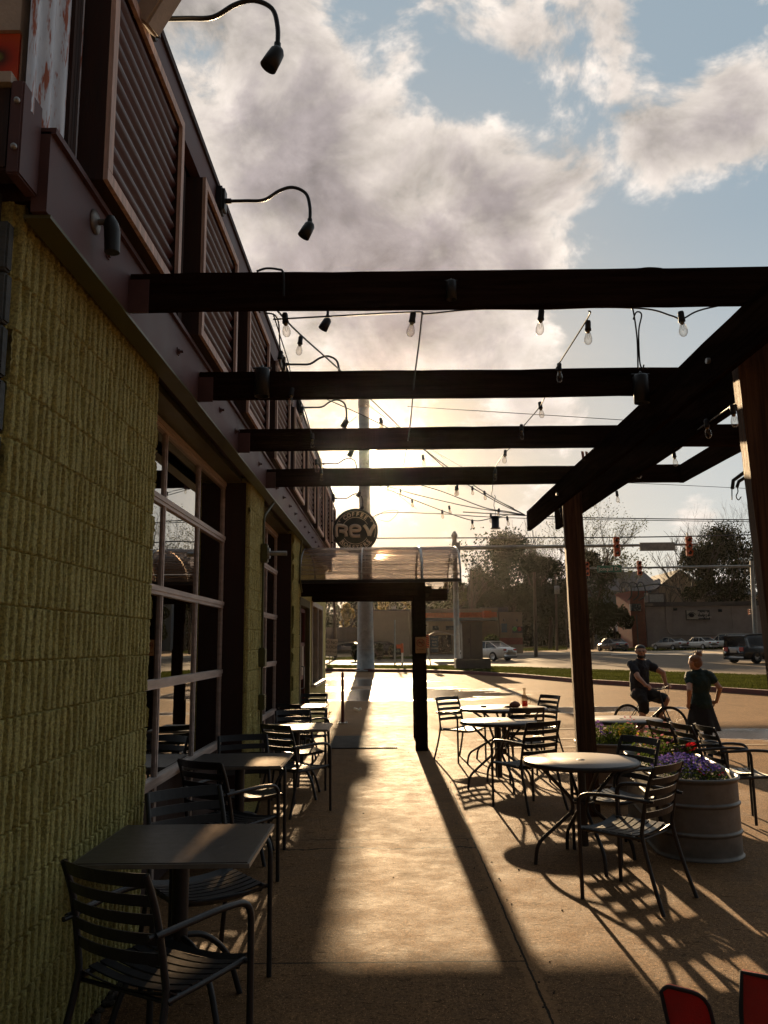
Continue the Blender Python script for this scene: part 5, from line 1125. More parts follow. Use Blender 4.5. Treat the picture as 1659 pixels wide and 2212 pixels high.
signal(1332, 1181, YM-.1, 42, 'orange traffic signal seen from behind on the near arm, left one'); signal(1488, 1180, YM-.1, 42, 'orange traffic signal seen from behind on the near arm, right one')
g = MB(); box_px(g, 1382, 1172, 1459, 1189, YM-.18, .12); g.build('arm_sign', 'galv', label='blank pale backed sign between the two near traffic signals', cat='sign')
YN = 66.0; Pn = Vector((AY(1632, 1390, YN).x, YN, gz(YN))); mn = thing('signal_mast', 'farther signal mast at the right with the green street sign on its arm', 'mast', Pn)
ht = AY(1624, 1212, YN).z-Pn.z; g = MB(); g.tube([(0, 0, 0), (AY(1624, 1216, YN).x-Pn.x, 0, ht)], [.2, .14], 12); g.build('shaft', 'grey_pole', mn)
g = MB(); g.M = Matrix.Translation(-Pn); g.tube([AY(1628, 1223, YN), AY(1262, 1228, YN)], [.11, .06], 8); g.build('arm', 'grey_pole', mn)
signal(1381, 1227, YN-.1, 31, 'dark edged traffic signal right of the green street sign'); signal(1268, 1229, YN-.1, 30, 'traffic signal just right of the timber post, left of the green street sign')
signal(1618, 1322, YN-.5, 12, 'small pedestrian signal on the farther mast')
ss = thing('street_sign', 'green street name sign reading Jonquil Dr on the signal arm', 'sign', AY(1316.5, 1229, YN-.25)); q = 52/FPX*YN; h_ = 14.5/FPX*YN
g = MB(); g.box(-q/2, q/2, 0, .03, -h_/2, h_/2); g.build('plate', 'signgreen', ss); g = MB(); addtext(g, 'Jonquil Dr', h_*.78, (0, -.005, 0), .003, .003); g.build('lettering', 'white', ss)
# controller cabinet
YC = 43.3; cb = thing('signal_cabinet', 'large tan signal control cabinet on a concrete plinth', 'cabinet', (AY(1022, 1423, YC).x, YC, gz(YC)))
o = -Vector(cb.location); a = AY(985, 1423, YC); b_ = AY(1061, 1449, YC)
g = MB(); g.M = Matrix.Translation(o); g.box(a.x, b_.x, YC, YC+1.3, gz(YC)-.05, a.z, bev=.03); g.build('plinth', 'conc', cb)
c_ = AY(998, 1346, YC); d_ = AY(1044, 1423, YC); g = MB(); g.M = Matrix.Translation(o); g.box(c_.x, d_.x, YC+.1, YC+1.1, a.z+.003, c_.z, bev=.015); g.box(c_.x-.05, d_.x+.05, YC+.05, YC+1.15, c_.z-.02, c_.z+.06, bev=.01); g.build('cabinet', 'cabinet', cb)
g = MB(); g.M = Matrix.Translation(o); mxx = (c_.x+d_.x)/2-.1; g.box(mxx-.008, mxx+.008, YC+.094, YC+.1, a.z+.08, c_.z-.06); g.box(mxx-.10, mxx-.06, YC+.06, YC+.1, a.z+.8, a.z+1.05); g.build('door_seam', 'lampblack', cb)
# posts & signs left
def sign_post(name, label, cat, px, pyb, pyt, r=.03, mat='grey_pole', top=None):
    p = FG(px, pyb); t = thing(name, label, cat, p); q = AY(top if top else px, pyt, p.y)-p; g = MB(); g.tube([(0, 0, -.05), q], r, 8); g.build('post', mat, t); return t, p, q
t, p, q = sign_post('driveway_sign', 'leaning white sign reading Do Not Block Driveway beside the building corner', 'sign', 712, 1443, 1383, .03)
Y = p.y-.06; A = AY(715.5, 1398, Y)-p; wd_, hh = 25/FPX*Y, 35/FPX*Y; T = Matrix.Rotation(rad(5), 4, 'Y')
g = MB(); g.M = Matrix.Translation(A) @ T; g.box(-wd_/2, wd_/2, -.02, .01, -hh/2, hh/2, bev=.008); g.build('plate', 'signwhite', t)
g = MB(); g.M = Matrix.Translation(A) @ T; addtext(g, 'DO NOT', hh*.25, (0, -.026, hh*.28), .003, .002); addtext(g, 'BLOCK', hh*.25, (0, -.026, 0), .003, .002); addtext(g, 'DRIVEWAY', hh*.17, (0, -.026, -hh*.28), .003, .001); g.build('lettering', 'signblack', t)
sign_post('sign_post', 'thin bare sign post standing in the verge right of the steel pole', 'post', 853, 1442, 1339, .05)
t, p, q = sign_post('marker_post', 'orange topped white utility marker post in the verge', 'post', 869, 1446, 1410, .055, 'white')
g = MB(); A = AY(868, 1390, p.y)-p; B = AY(869, 1410, p.y)-p; g.tube([B, A], .085, 10); g.box(-.32, -.06, -.03, .03, A.z-.28, A.z-.05); g.build('marker_head', 'orange', t)
t, p, q = sign_post('keep_right_sign', 'leaning post with a white arrow sign above a striped plate', 'sign', 931, 1441, 1340, .04, 'grey_pole', 916)
Y = p.y-.06; s_ = Y/FPX; g = MB(); A = AY(919, 1355, Y)-p; g.box(A.x-6.5*s_, A.x+6.5*s_, -.07, -.04, A.z-10*s_, A.z+10*s_); g.build('plate', 'signwhite', t)
g = MB(); g.box(A.x-.04, A.x+.04, -.076, -.071, A.z-7*s_, A.z+3*s_); g.prism([(A.x-.13, -.071, A.z+3*s_), (A.x+.13, -.071, A.z+3*s_), (A.x, -.071, A.z+7.5*s_)], (0, -.005, 0)); g.box(A.x-4.5*s_, A.x-2*s_, -.076, -.071, A.z+0*s_, A.z+7*s_); g.build('arrow', 'signblack', t)
g = MB(); A = AY(921.5, 1385, Y)-p; g.box(A.x-5*s_, A.x+5*s_, -.07, -.04, A.z-14*s_, A.z+14*s_); st = g.build('stripe_plate', 'orange', t)
g = MB()
for k in range(6): z = A.z-12*s_+k*4.6*s_; g.prism([(A.x-5*s_, -.073, z+2.6*s_), (A.x+5*s_, -.073, z-1.4*s_), (A.x+5*s_, -.073, z+.6*s_), (A.x-5*s_, -.073, z+4.6*s_)], (0, -.004, 0))
g.build('stripe', 'signblack', st)
t, p, q = sign_post('marker_post', 'orange and white marker post on the grass island by the parked cars', 'post', 1540, 1402, 1392, .07, 'white'); g = MB(); g.tube([(0, 0, q.z), (0, 0, q.z+15/FPX*p.y)], .09, 8); g.build('marker_head', 'orange', t)
# bus shelter
YB = 62.; o = AY(955, 1408, YB); bs = thing('bus_shelter', 'small dark bus shelter with a pale roof and a blue advertisement', 'bus shelter', o)
def lb(px0, py0, px1, py1, d0, d1, nm, mat_, par=bs, oo=None):
    oo = o if oo is None else oo; a = AY(px0, py0, YB)-o; b_ = AY(px1, py1, YB)-o; g = MB(); g.box(a.x, b_.x, d0, d1, b_.z, a.z); return g.build(nm, mat_, par)
lb(930, 1372, 978, 1411, 1.2, 1.25, 'back_panel', 'darkwin'); ad = lb(930, 1374, 947, 1408, -.05, .05, 'advert_panel', 'blueposter')
g = MB(); a = AY(938, 1380, YB)-o
for k, tx in enumerate(('New', 'daily', 'bus', 'routes')): addtext(g, tx, .22, (a.x, -.054, a.z-k*.23), .003)
g.build('lettering', 'whitewin', ad)
for px in (929, 954, 978): lb(px-.8, 1372, px+.8, 1411, -.03, .04, 'post', 'lampblack')
g = MB(); a = AY(926, 1372, YB)-o; b_ = AY(980, 1365, YB)-o; n = 8; vs = []
for i in range(n+1):
    x = a.x+(b_.x-a.x)*i/n; z = a.z+.28*math.sin(math.pi*(i/n)**.8)
    for y, dz in ((-.3, 0), (1.3, 0), (1.3, -.05), (-.3, -.05)): vs.append((x, y, z+dz))
fs = []
for i in range(n): fs += [(i*4+k, i*4+(k+1) % 4, i*4+4+(k+1) % 4, i*4+4+k) for k in range(4)]
g.add(vs, fs+[(0, 1, 2, 3), (n*4, n*4+1, n*4+2, n*4+3)]); g.build('roof', 'whitewall', bs)
lb(956, 1399, 975, 1401, .7, 1.1, 'bench', 'lampblack')
# buildings on the left
def bldg(name, label, px, py, Y, cat='building'): return thing(name, label, cat, AY(px, py, Y))
YA = 78.; t = bldg('plain_building', 'plain windowless beige building behind the awning post', 845, 1400, YA); o = Vector(t.location)
def blk(par, mat_, nm, px0, py0, px1, py1, Y, d, base=None):
    a = AY(px0, py0, Y); b_ = AY(px1, py1, Y); z1 = b_.z if base is None else base; g = MB(); g.M = Matrix.Translation(-Vector(root(par).location)); g.box(a.x, b_.x, Y, Y+d, z1, a.z); return g.build(nm, mat_, par)
def root(o):
    while o.parent: o = o.parent
    return o
blk(t, 'beige', 'wall', 806, 1319, 884, 1405, YA, 12, gz(YA)-.1); blk(t, 'roofg', 'parapet_cap', 805, 1317, 885, 1319, YA-.1, 12.2)
blk(t, 'galv', 'roof_vent', 846, 1309, 856, 1317, YA+3, 1.5)
YO = 88.; t = bldg('shop_building', 'low tan shop with an orange band and wall posters', 1000, 1400, YO)
w1 = blk(t, 'tanwall', 'wall', 884, 1316, 1078, 1405, YO, 14, gz(YO)-.1); blk(t, 'tanwall', 'wall', 1078, 1322, 1130, 1405, YO-.6, 14, gz(YO)-.1); blk(t, 'roofg', 'roof_box', 1040, 1312, 1098, 1322, YO+3, 5)
blk(t, 'orange', 'orange_band', 905, 1324, 1074, 1335, YO-.25, .25); blk(t, 'orange', 'sign_box', 1046, 1319, 1062, 1334, YO-3, 2.5); blk(t, 'roofg', 'canopy', 905, 1335, 1074, 1340, YO-1.2, 1.2)
blk(t, 'brick', 'plinth_band', 1078.5, 1378, 1129.5, 1392, YO-.65, .05)
for px0, px1, py0, py1, mm in ((934, 948, 1352, 1361, 'darkwin'), (963, 980, 1352, 1361, 'darkwin'), (1083, 1096, 1347, 1366, 'blueposter'), (1106, 1129, 1353, 1367, 'darkwin')):
    if px1 > 1129: px1 = 1128
    blk(t, mm, 'poster' if mm == 'blueposter' else 'window', px0, py0, px1, py1, YO-.7, .06)
g = MB(); g.M = Matrix.Translation(-Vector(t.location)); p = AY(1112, 1359, YO-.75); g.ell(p, (.22, .03, .22), 12, 6); g.build('green_flower_decal', 'greenposter', t)
g = MB(); g.M = Matrix.Translation(-Vector(t.location)); p = AY(1122, 1359, YO-.75); g.ell(p, (.22, .03, .22), 12, 6); g.build('red_flower_decal', 'redposter', t)
for px in (1088, 1116): g = MB(); g.M = Matrix.Translation(-Vector(t.location)); p = AY(px, 1342, YO-.7); g.tube(fillet([p+Vector((0, .05, .1)), p+Vector((0, -.4, .25)), p+Vector((0, -.4, -.05))], .1), .04, 6); g.build('wall_lamp', 'lampblack', t)
# right: block building, brick tower, houses
YW = 118.; t = bldg('block_building', 'long pale painted block building behind the parked cars', 1500, 1390, YW)
blk(t, 'whitewall', 'wall', 1394, 1306, 1760, 1395, YW, 20, gz(YW)-.1); blk(t, 'roofg', 'parapet', 1393, 1301, 1762, 1306.5, YW-.3, 20.5); 
sgb = blk(t, 'blueposter', 'sign_board', 1482, 1318, 1534, 1338.5, YW-.35, .3); sgb.data.materials[0] = M['darkwin']
g = MB(); g.M = Matrix.Translation(-Vector(t.location)); p = AY(1495.5, 1328, YW-.42); g.box(p.x-.80, p.x+.80, p.y, p.y+.04, p.z-.64, p.z+.64); g.build('eye_picture', 'whitewin', sgb)
g = MB(); g.M = Matrix.Translation(-Vector(t.location)); p = AY(1494, 1329, YW-.48); g.ell(p, (.38, .03, .30), 14, 8); g.tube(bez([p+Vector((-.6, 0, .0)), p+Vector((0, 0, .45)), p+Vector((.6, 0, .1))], 6), .05, 5); g.build('eye', 'signblack', sgb)
g = MB(); g.M = Matrix.Translation(-Vector(t.location)); p = AY(1519, 1324.5, YW-.38); addtext(g, 'Family', .62, p, .01, .01); p = AY(1519, 1333, YW-.38); addtext(g, 'Vision Care', .50, p, .01, .01); g.build('lettering', 'letters', sgb)
g = MB(); g.M = Matrix.Translation(-Vector(t.location)); P_ = lambda a, b_: AY(a, b_, YW-.12); g.tube(fillet([P_(1438, 1302), P_(1440, 1355), P_(1446, 1371), P_(1560, 1371)], .6), .07, 6); g.tube([P_(1580, 1308), P_(1584, 1360)], .06, 6); g.tube([P_(1453, 1312), P_(1455, 1370)], .04, 5); g.build('drain_pipe', 'whitewall', t)
for px, py in ((1459, 1316), (1556, 1319)): blk(t, 'darkwin', 'vent', px-4, py-3, px+4, py+3, YW-.25, .2)
for a, b_ in ((1394, 1430),): blk(t, 'roofg', 'rooftop_unit', 1400, 1281, 1438, 1301, YW+3, 5)
blk(t, 'galv', 'unit_face', 1403, 1284, 1434, 1300, YW+2.9, .08)
YT = 115.; t = bldg('brick_tower', 'narrow dark red brick tower at the left end of the block building', 1380, 1390, YT)
tw = blk(t, 'brick', 'wall', 1360, 1279, 1398, 1395, YT, 7, gz(YT)-.1); blk(t, 'brick', 'parapet_cap', 1359, 1277, 1399, 1280, YT-.2, 7.3); blk(t, 'darkwin', 'sign_panel', 1363, 1304, 1385, 1320, YT-.2, .15); blk(t, 'letters', 'sign_corner', 1360.5, 1305, 1364, 1319, YT-.25, .2); blk(t, 'roofg', 'door_recess', 1374, 1328, 1380, 1392, YT-.1, .08)
g = MB()
for k in range(3): x = 3*k; g.tube(bez([AY(1338+x*6, 1268, 114), AY(1345+x*6, 1258, 114), AY(1360+x*5, 1262, 114), AY(1364+x*5, 1285, 114), AY(1356+x*4, 1297, 114)], 6), .09, 5)
g.build('coiled_cable', 'cable', label='loops of thick cable hanging in the air above the brick tower', cat='cable')
g = MB(); g.tube(bez([AY(1366, 1268, 114), AY(1390, 1266, 114), AY(1420, 1262, 114), AY(1470, 1272, 114)], 5), .09, 5); g.build('thick_cable', 'cable', label='thick drooping cable over the block building roof', cat='cable')
def house(label, px0, px1, eave, base, ridge, Y, d, wallm, gable=None):
    a = AY(px0, eave, Y); b_ = AY(px1, eave, Y); zr = AY(px0, ridge, Y+d/2).z; t = thing('house', label, 'house', (a.x, Y, gz(Y))); o = Matrix.Translation(-Vector(t.location))
    g = MB(); g.M = o; g.box(a.x, b_.x, Y, Y+d, gz(130)-.1, a.z); g.build('wall', wallm, t)
    g = MB(); g.M = o; q = .5
    if gable is None: g.prism([(a.x-q, Y-q, a.z-.1), (a.x-q, Y+d+q, a.z-.1), (a.x-q, Y+d/2, zr)], (b_.x-a.x+2*q, 0, 0))
    else:
        zr = AY((px0+px1)/2, ridge, Y).z; mx_ = (a.x+b_.x)/2; g.prism([(a.x-q, Y-.4, a.z-.2), (a.x-q+.0, Y-.4, a.z+.1), (mx_, Y-.4, zr+.35), (b_.x+q, Y-.4, a.z+.1), (b_.x+q, Y-.4, a.z-.2), (mx_, Y-.4, zr)], (0, d, 0)); w2 = MB(); w2.M = o; w2.prism([(a.x, Y+.02, a.z), (mx_, Y+.02, zr), (b_.x, Y+.02, a.z)], (0, .3, 0)); w2.build('gable', wallm, t)
    g.build('roof', 'roofg', t); return t
t = house('blue sided house half hidden by dark trees', 1262, 1428, 1276, 1330, 1236, 150, 22, 'bluehouse')
for px in (1284, 1338): f_ = blk(t, 'whitewin', 'window', px-6, 1280, px+6, 1298, 149.9, .12); blk(f_, 'darkwin', 'pane', px-4.6, 1281.5, px+4.6, 1296.5, 149.84, .05)
t = house('pale gabled house right behind the block building roof', 1422, 1520, 1272, 1330, 1234, 146, 16, 'housebeige', 1)
t = house('pale house with a chimney at the far right behind the trees', 1510, 1640, 1286, 1330, 1262, 152, 18, 'housebeige')
for px in (1535, 1556): f_ = blk(t, 'whitewin', 'window', px-7, 1288, px+7, 1302, 151.9, .12); blk(f_, 'darkwin', 'pane', px-5, 1289.5, px+5, 1301, 151.84, .05)
blk(t, 'housebeige', 'chimney', 1576, 1256, 1592, 1285, 158, 2)
# utility poles
def upole(label, px, pyt, pyb, Y, arm=True, can=False):
    b_ = Vector((AY(px, pyb, Y).x, Y, gz(Y))); t = thing('utility_pole', label, 'utility pole', b_, 0); top = AY(px-3, pyt, Y)-b_; g = MB(); g.tube([(0, 0, 0), top], [.17, .12], 10); g.build('pole', 'wood_pole', t)
    if can:
        g = MB(); g.M = Matrix.Translation((top.x, -.4, top.z-2)); g.lathe([(0, .5), (.3, .5), (.32, .45), (.32, -.45), (0, -.5)], 14); g.build('transformer', 'galv', t)
    return t
upole('tall wooden utility pole in front of the dark trees', 1157, 1236, 1396, 72); upole('wooden pole with a round grey transformer', 1203, 1240, 1395, 100, can=True); upole('thin pole behind the orange banded shop', 1020, 1232, 1330, 100)
upole('slim pole left of the steel monopole behind the sign', 725, 1290, 1430, 70)

# ------------------------------------------------------------------ cars
def make_car(kind, label, paint, loc, rz, length=4.7, width=1.82, height=1.44, group='cars and vans parked or driving across the road'):
    t = thing('parked_car', label, 'car', loc, rz, group)
    hw = width/2; suv = kind == 'suv'
    # stations: (x along, hood/belt z, halfwidth factor)
    if suv: st = [(-.5, .62, .78), (-.49, .95, .90), (-.44, 1.02, .97), (-.2, 1.02, 1), (.1, 1.0, 1), (.28, .98, 1), (.42, .92, .95), (.485, .80, .85), (.5, .60, .75)]
    else: st = [(-.5, .62, .76), (-.49, .90, .88), (-.40, .98, .95), (-.2, .93, 1), (.1, .90, 1), (.24, .88, .99), (.40, .76, .93), (.48, .64, .82), (.5, .50, .72)]
    vs = []; prof = lambda zt, f: [(-.55, .22), (-.93, .26), (-1.0, .48), (-.985, zt*.82), (-.93, zt), (-.5, zt+.025), (0, zt+.035), (.5, zt+.025), (.93, zt), (.985, zt*.82), (1.0, .48), (.93, .26), (.55, .22)]
    for x, zt, f in st:
        for a, z in prof(zt, f): vs.append((a*hw*f, x*length, z if zt > .55 or z < zt else z))
    n = 13; fs = [(j*n+k, j*n+k+1, (j+1)*n+k+1, (j+1)*n+k) for j in range(len(st)-1) for k in range(n-1)]
    fs += [tuple(range(n)), tuple(range((len(st)-1)*n, len(st)*n))[::-1]]
    g = MB(); g.add(vs, fs, True); bd_ = g.build('body', paint, t); 
    # greenhouse
    top = height; 
    if suv: gs = [(-.47, 1.0, .80, top-.12), (-.40, .98, .80, top-.02), (-.1, 1.0, .82, top), (.10, 1.0, .82, top-.02), (.27, .98, .86, 1.0)]
    else: gs = [(-.38, .93, .86, .98), (-.22, .92, .74, top-.05), (-.05, .92, .74, top), (.08, .9, .74, top-.03), (.27, .88, .86, .90)]
    vs = []
    for x, zb_, f, zt in gs:
        for a, z in ((-.93, zb_-.02), (-f-.02, (zb_+zt)/2 if zt > zb_+.1 else zb_), (-f+.02, zt-.02), (-f+.14, zt), (f-.14, zt), (f-.02, zt-.02), (f+.02, (zb_+zt)/2 if zt > zb_+.1 else zb_), (.93, zb_-.02)): vs.append((a*hw, x*length, z))
    n = 8; fs = [(j*n+k, j*n+k+1, (j+1)*n+k+1, (j+1)*n+k) for j in range(len(gs)-1) for k in range(n-1)]+[tuple(range(n)), tuple(range((len(gs)-1)*n, len(gs)*n))[::-1]]
    g = MB(); g.add(vs, fs, True); g.build('windows', 'carglass', t)
    g = MB(); a = gs[1]; c = gs[3]; ft = a[2]-.03; g.box(-ft*hw, ft*hw, a[0]*length, c[0]*length, top-.03, top+.012, bev=.01)
    for s in (-1, 1):
        for q in range(len(gs)-1):
            A, B = gs[q], gs[q+1]; g.tube([(s*(A[2]-.0)*hw, A[0]*length, A[3]), (s*(B[2]-.0)*hw, B[0]*length, B[3])], .028, 6)
        for x in (-.16, .06) if not suv else (-.28, -.08, .10): g.tube([(s*.925*hw, x*length, .95), (s*.78*hw, x*length*.95, top-.02)], .03, 6)
    g.build('roof', paint, t)
    for sx in (-1, 1):
        for y in (-.31, .31):
            r_ = .34 if not suv else .38; g = MB(); g.M = Matrix.Translation((sx*(hw-.12), y*length, r_)) @ Matrix.Rotation(rad(90), 4, 'Y'); g.lathe([(r_*.62, -.12), (r_*.95, -.12), (r_, -.09), (r_, .09), (r_*.95, .12), (r_*.62, .12)], 22); w_ = g.build('wheel', 'rubber', t)
            g = MB(); g.M = Matrix.Translation((sx*(hw-.12), y*length, r_)) @ Matrix.Rotation(rad(90), 4, 'Y'); g.lathe([(0, sx*.07), (r_*.2, sx*.08), (r_*.62, sx*.10), (r_*.64, -.1)], 20); g.build('rim', 'rim', w_)
    for sx in (-1, 1):
        g = MB(); g.box(sx*hw*.62-.17, sx*hw*.62+.17, -.497*length-.02, -.47*length, .74, .88 if not suv else .98, bev=.02); g.build('tail_lamp', 'taillight', t)
        g = MB(); g.ell((sx*(hw+.07), .17*length, 1.0), (.10, .07, .07), 10, 6); g.build('mirror', paint, t)
        g = MB(); g.box(sx*hw*.66-.18, sx*hw*.66+.18, .46*length, .487*length, .56, .70, bev=.02); g.build('headlight', 'white', t)
    g = MB(); g.box(-.26, .26, -.503*length-.01, -.49*length, .66, .80); g.build('number_plate', 'signwhite', t)
    g = MB(); g.box(-hw*.82, hw*.82, -.502*length-.01, -.48*length, .24, .34); g.build('bumper_strip', 'rubber', t)
    return t
M['car_black'] = simple('black_car_paint', (.008, .008, .009), .22, 0, .1, 2, coat=.6); M['car_white'] = simple('white_car_paint', (.78, .74, .69), .25, 0, .05, 2, coat=.5); M['car_grey'] = simple('dark_grey_car_paint', (.09, .075, .07), .25, .2, .1, 2, coat=.6); M['car_silver'] = simple('silver_car_paint', (.35, .31, .28), .3, .3, .1, 2, coat=.5)
def carat(px, pyb, kind, label, paint, deg, Y=None, **k):
    p = FG(px, pyb) if Y is None else Vector((AY(px, pyb, Y).x, Y, gz(Y))); return make_car(kind, label, paint, (p.x, p.y, gz(p.y)+.01), rad(deg), **k)
carat(1323, 1407, 'sedan', 'dark grey sedan parked alone left of the cyclist, seen from behind', 'car_grey', 12)
carat(1448, 1402, 'sedan', 'silver grey sedan parked above the gap between the two people', 'car_silver', 22, 96)
carat(1513, 1399, 'sedan', 'white sedan parked between the silver grey one and the white van', 'car_white', 20, 99)
carat(1568, 1396, 'suv', 'white van parked behind the white sedan', 'car_white', 45, 101, height=1.8)
carat(1648, 1432, 'suv', 'black sport utility vehicle driving on the road, cut by the right post', 'car_black', -66, 51.5, length=4.8, width=1.95, height=1.78)
carat(1048, 1425, 'sedan', 'white sedan on the road partly hidden behind the tan cabinet', 'car_white', -18+90-30, 62, length=4.9)
carat(745, 1402, 'sedan', 'dark car parked left of the steel monopole under the yellow tree', 'car_black', 80, 84)
carat(815, 1408, 'sedan', 'low pale car visible right of the steel monopole', 'car_black', 85, 76)
bin_ = thing('dumpster', 'dark dumpster between the white vehicle and the black one', 'dumpster', Vector((AY(1600, 1395, 92).x, 92, gz(92))))
g = MB(); g.box(-1.2, 1.2, 0, 1.6, .1, 1.5, bev=.04); g.build('bin', 'car_black', bin_); g = MB(); g.box(-1.22, 1.22, -.03, 1.62, 1.5, 1.56); g.box(-1.25, 1.25, -.03, 0, 1.1, 1.2); g.build('lid', 'rubber', bin_)

# ------------------------------------------------------------------ trees
random.seed(21)
def branch(mb, p, d, L_, r, depth, spread=.5, up=.12):
    n = 3; pts = [p]; 
    for i in range(n): d = (d+Vector((random.gauss(0, .10), random.gauss(0, .10), up*.4))).normalized(); pts.append(pts[-1]+d*L_/n)
    mb.tube(pts, [r*(1-.35*i/n) for i in range(n+1)], 5 if r > .05 else 3, cap=False)
    ends = [pts[-1]]
    if depth > 0:
        for k in range(random.choice((2, 3, 3))):
            q = random.uniform(.45, 1.); b_ = pts[0].lerp(pts[-1], q); nd = (d+Vector((random.gauss(0, spread), random.gauss(0, spread), random.gauss(up, spread*.5)))).normalized()
            ends += branch(mb, b_, nd, L_*random.uniform(.6, .8), r*.58, depth-1, spread, up)
    return ends
def tree(label, px, pyt, pyb, wpx, Y, mat_, n=2600, leaf=.34, blobs=14, name='evergreen_tree', base=None, gap=.55, trunkr=.3, grp=None):
    a = AY(px, pyt, Y); z0 = gz(min(Y, 130)); ht = a.z-z0; R_ = wpx/2/FPX*Y; zb_ = max(AY(px, pyb, Y).z-z0, ht*.15)
    t = thing(name, label, 'tree', (a.x, Y, z0), 0, grp); g = MB(); ends = branch(g, Vector((0, 0, 0)), Vector((0, 0, 1)), ht*.55, trunkr, 4, .55); g.build('trunk', 'bark', t)
    f = MB(); cs = []
    for k in range(blobs):
        u = random.random(); z = zb_+(ht-zb_)*u; rr = R_*math.sin(math.pi*min(1, max(.12, .15+.78*u)))**.6*random.uniform(.35, .95); an = random.uniform(0, 6.28); cs.append((Vector((math.cos(an)*rr*.8, math.sin(an)*rr*.6, z)), R_*random.uniform(.26, .50)))
    cs.append((Vector((0, 0, ht*.93-R_*.1)), R_*.3))
    for k in range(n):
        c, r_ = random.choice(cs); v = Vector((random.gauss(0, 1), random.gauss(0, 1), random.gauss(0, .7))).normalized()*r_*random.random()**.45
        f.leaf(c+v, leaf, .6)
    f.build('crown', mat_, t); return t
def bare(label, px, pyt, Y, wpx, base_py=1300, mat_='bark', leafy=None, n=500, grp=None, leaf=.2, name='bare_tree', trunkr=.16):
    a = AY(px, pyt, Y); z0 = gz(min(Y, 130)); ht = a.z-z0; t = thing(name, label, 'tree', (a.x, Y, z0), 0, grp); g = MB(); ends = []
    g.tube([(0, 0, 0), (0, 0, ht*.40)], [trunkr, trunkr*.8], 8)
    k_ = wpx/2/FPX*Y/(ht*.6)
    for i in range(6): ends += branch(g, Vector((0, 0, ht*random.uniform(.28, .44))), Vector((random.gauss(0, k_), random.gauss(0, k_*.6), 1)).normalized(), ht*.27, trunkr*.5, 4, .38, .10)
    g.build('trunk', 'bark', t)
    if leafy:
        f = MB()
        for i in range(n): f.leaf(random.choice(ends)+Vector((random.gauss(0, .4), random.gauss(0, .4), random.gauss(0, .4))), leaf, .6)
        f.build('crown', leafy, t)
    return t
GT = 'trees behind the buildings'
tree('broad dark evergreen with a ragged top left of the right hand post', 1105, 1166, 1330, 150, 112, 'leaf_dark', 14917, .20, 26, grp=GT)
tree('dark evergreen crowding behind the timber post on its left', 1180, 1198, 1350, 135, 108, 'leaf_dark', 11475, .20, 20, grp=GT)
tree('dark evergreen just right of the timber post', 1268, 1205, 1370, 125, 106, 'leaf_dark', 11016, .20, 20, grp=GT)
tree('dark low tree in front of the blue house', 1325, 1320, 1392, 90, 112, 'leaf_dark', 6426, .20, 14, grp=GT)
tree('dark mass of evergreen above the orange banded shop', 1040, 1245, 1330, 110, 118, 'leaf_dark', 9639, .20, 16, grp=GT)
tree('green tree behind the right end of the awning', 975, 1262, 1335, 80, 110, 'leaf_mid', 3000, .28, 14, grp=GT)
tree('green tree seen under the awning left of its post', 865, 1285, 1330, 70, 112, 'leaf_mid', 2600, .28, 12, grp=GT)
tree('light green tree under the awning behind the plain beige building', 905, 1275, 1330, 80, 116, 'leaf_mid', 2800, .28, 12, grp=GT)
tree('dark tree behind the steel monopole', 800, 1262, 1340, 120, 122, 'leaf_dark', 10327, .20, 16, grp=GT)
tree('dark tree at the left edge of the gap beside the building', 705, 1275, 1390, 70, 118, 'leaf_dark', 8262, .20, 16, grp=GT)
tree('glowing yellow blossoming tree left of the steel monopole', 752, 1306, 1372, 42, 96, 'leaf_yellow', 2600, .17, 16, 'blossoming_tree', trunkr=.15, grp=GT)
tree('small yellow green tree right of the steel monopole', 826, 1298, 1325, 30, 100, 'leaf_yellow', 1100, .17, 10, 'blossoming_tree', trunkr=.12, grp=GT)
tree('small bright yellow green tree beside the awning post', 878, 1284, 1322, 34, 100, 'leaf_yellow', 1300, .17, 10, 'blossoming_tree', trunkr=.12, grp=GT)
tree('wide dark evergreen tree at the right behind the houses', 1560, 1150, 1290, 180, 132, 'leaf_dark', 17212, .20, 34, grp=GT, trunkr=.35)
tree('second dark evergreen at the far right edge', 1700, 1165, 1320, 150, 132, 'leaf_dark', 10327, .20, 22, grp=GT)
tree('dark layered evergreen left part of the right hand trees', 1500, 1185, 1290, 90, 128, 'leaf_dark', 3200, .28, 18, grp=GT)
bare('slender spring tree with thin leaves behind the awning end', 1016, 1175, 112, 40, leafy='leaf_dark', n=900, grp=GT, leaf=.22)
bare('tall half leafy tree rising behind the timber post', 1290, 1098, 128, 130, leafy='leaf_mid', n=1300, grp=GT, leaf=.13, trunkr=.22)
bare('half leafy tree left of the timber post under the beam end', 1215, 1135, 130, 110, leafy='leaf_mid', n=1000, grp=GT, leaf=.13, trunkr=.2)
bare('bare tree in the middle between the two signals', 1440, 1195, 135, 90, grp=GT)
bare('bare twiggy tree above the right hand evergreens, left one', 1510, 1110, 140, 90, grp=GT)
bare('tall bare twiggy tree above the right hand evergreens', 1590, 1085, 140, 100, grp=GT)
bare('half leafy tree with olive leaves behind the street sign', 1345, 1180, 130, 80, leafy='leaf_mid', n=1000, grp=GT, leaf=.18)
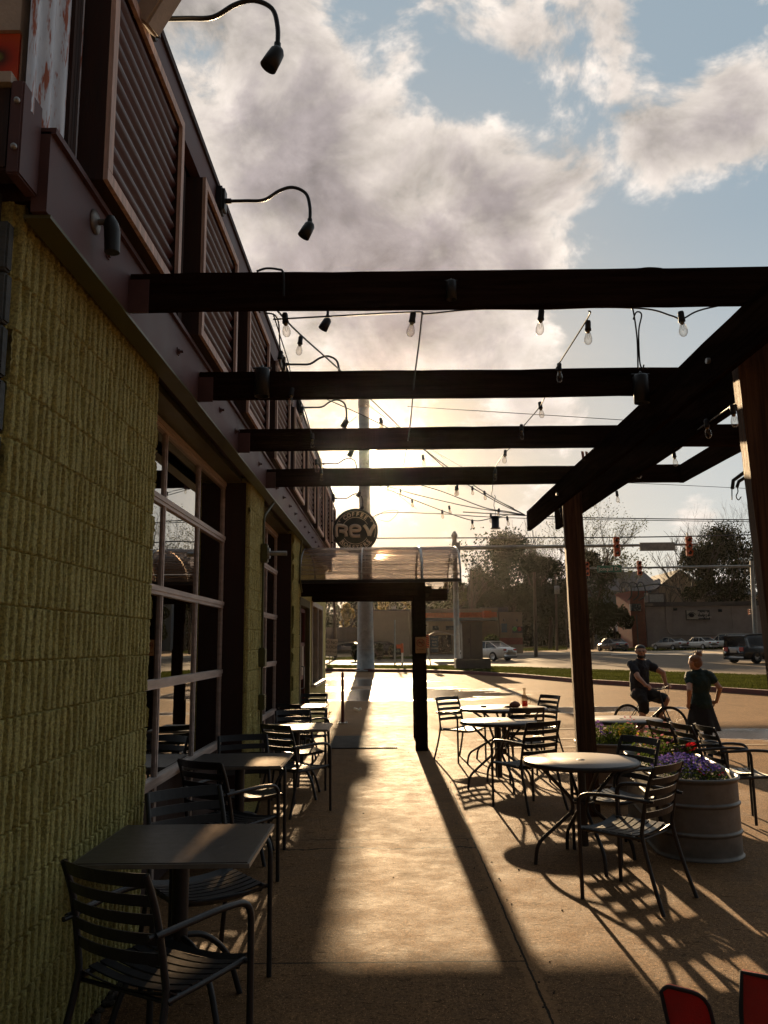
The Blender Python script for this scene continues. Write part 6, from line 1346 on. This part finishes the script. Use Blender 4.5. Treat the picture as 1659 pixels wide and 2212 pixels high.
def bush(label, px, pyt, pyb, wpx, Y, mat_='leaf_mid', n=900, leaf=.12):
    a = AY(px, pyt, Y); z0 = gz(Y); t = thing('bush', label, 'bush', (a.x, Y, z0)); ht = a.z-z0; R_ = wpx/2/FPX*Y; g = MB()
    for k in range(5): branch(g, Vector((0, 0, 0)), Vector((random.gauss(0, .4), random.gauss(0, .4), 1)).normalized(), ht*.5, .04, 1)
    g.build('stems', 'bark', t); f = MB()
    for k in range(n):
        v = Vector((random.gauss(0, 1), random.gauss(0, 1), random.gauss(0, 1))).normalized()*random.random()**.5; f.leaf((v.x*R_, v.y*R_, ht*.52+v.z*ht*.5), leaf, .6)
    f.build('leaves', mat_, t)
bush('loose green bush behind the white sedan and cabinet', 1062, 1370, 1410, 40, 68, n=1500)
bush('round clipped dark bush right of the steel monopole', 818, 1387, 1412, 22, 66, 'leaf_dark', 900, .1)
bush('small round clipped bush farther right of the monopole', 846, 1393, 1410, 15, 68, 'leaf_dark', 600, .1)
bush('clipped bush at the left foot of the monopole', 767, 1390, 1412, 16, 64, 'leaf_dark', 600, .1)
# a dark wall of far woods closing the horizon
random.seed(9)
f = MB()
for k in range(44000):
    x = random.uniform(-60, 130) if k % 5 < 2 else random.uniform(-8, 46); hx = (10. if x < 13 else 5.5)+(6.5 if 13 <= x < 44 else 0)+(3 if 44 <= x < 100 else 0)+3*mnoise.noise(Vector((x*.12, 0, 0))); f.leaf((x, random.uniform(160, 182), hx*random.random()+.4), .55, .7)
f.build('far_woods', 'leaf_dark', label='dark far woods closing the view behind the houses', cat='woods', kind='stuff')
# orange-roofed shadow items: low fence left
t = thing('low_fence', 'low dark fence and hedge line left of the steel monopole', 'fence', Vector((AY(735, 1400, 92).x, 92, gz(92))))
g = MB(); g.box(-3.5, 2.6, 0, .2, 0, 3.0); g.build('boards', 'roofg', t)

# ------------------------------------------------------------------ warm evening air
mt = bpy.data.materials.new('evening_air'); mt.use_nodes = True; nt = mt.node_tree; nt.nodes.clear()
o_ = nt.nodes.new('ShaderNodeOutputMaterial'); v_ = nt.nodes.new('ShaderNodeVolumePrincipled'); L(nt, v_.outputs[0], o_.inputs['Volume'])
v_.inputs['Color'].default_value = (.97, .93, .88, 1); v_.inputs['Density'].default_value = .00006; v_.inputs['Anisotropy'].default_value = .95
M['air'] = mt
g = MB(); g.box(-120, 220, -60, 420, -1.5, 24); g.build('haze', 'air', kind='stuff', label='thin golden evening haze over the car park and road', cat='haze')
scene.cycles.volume_bounces = 0
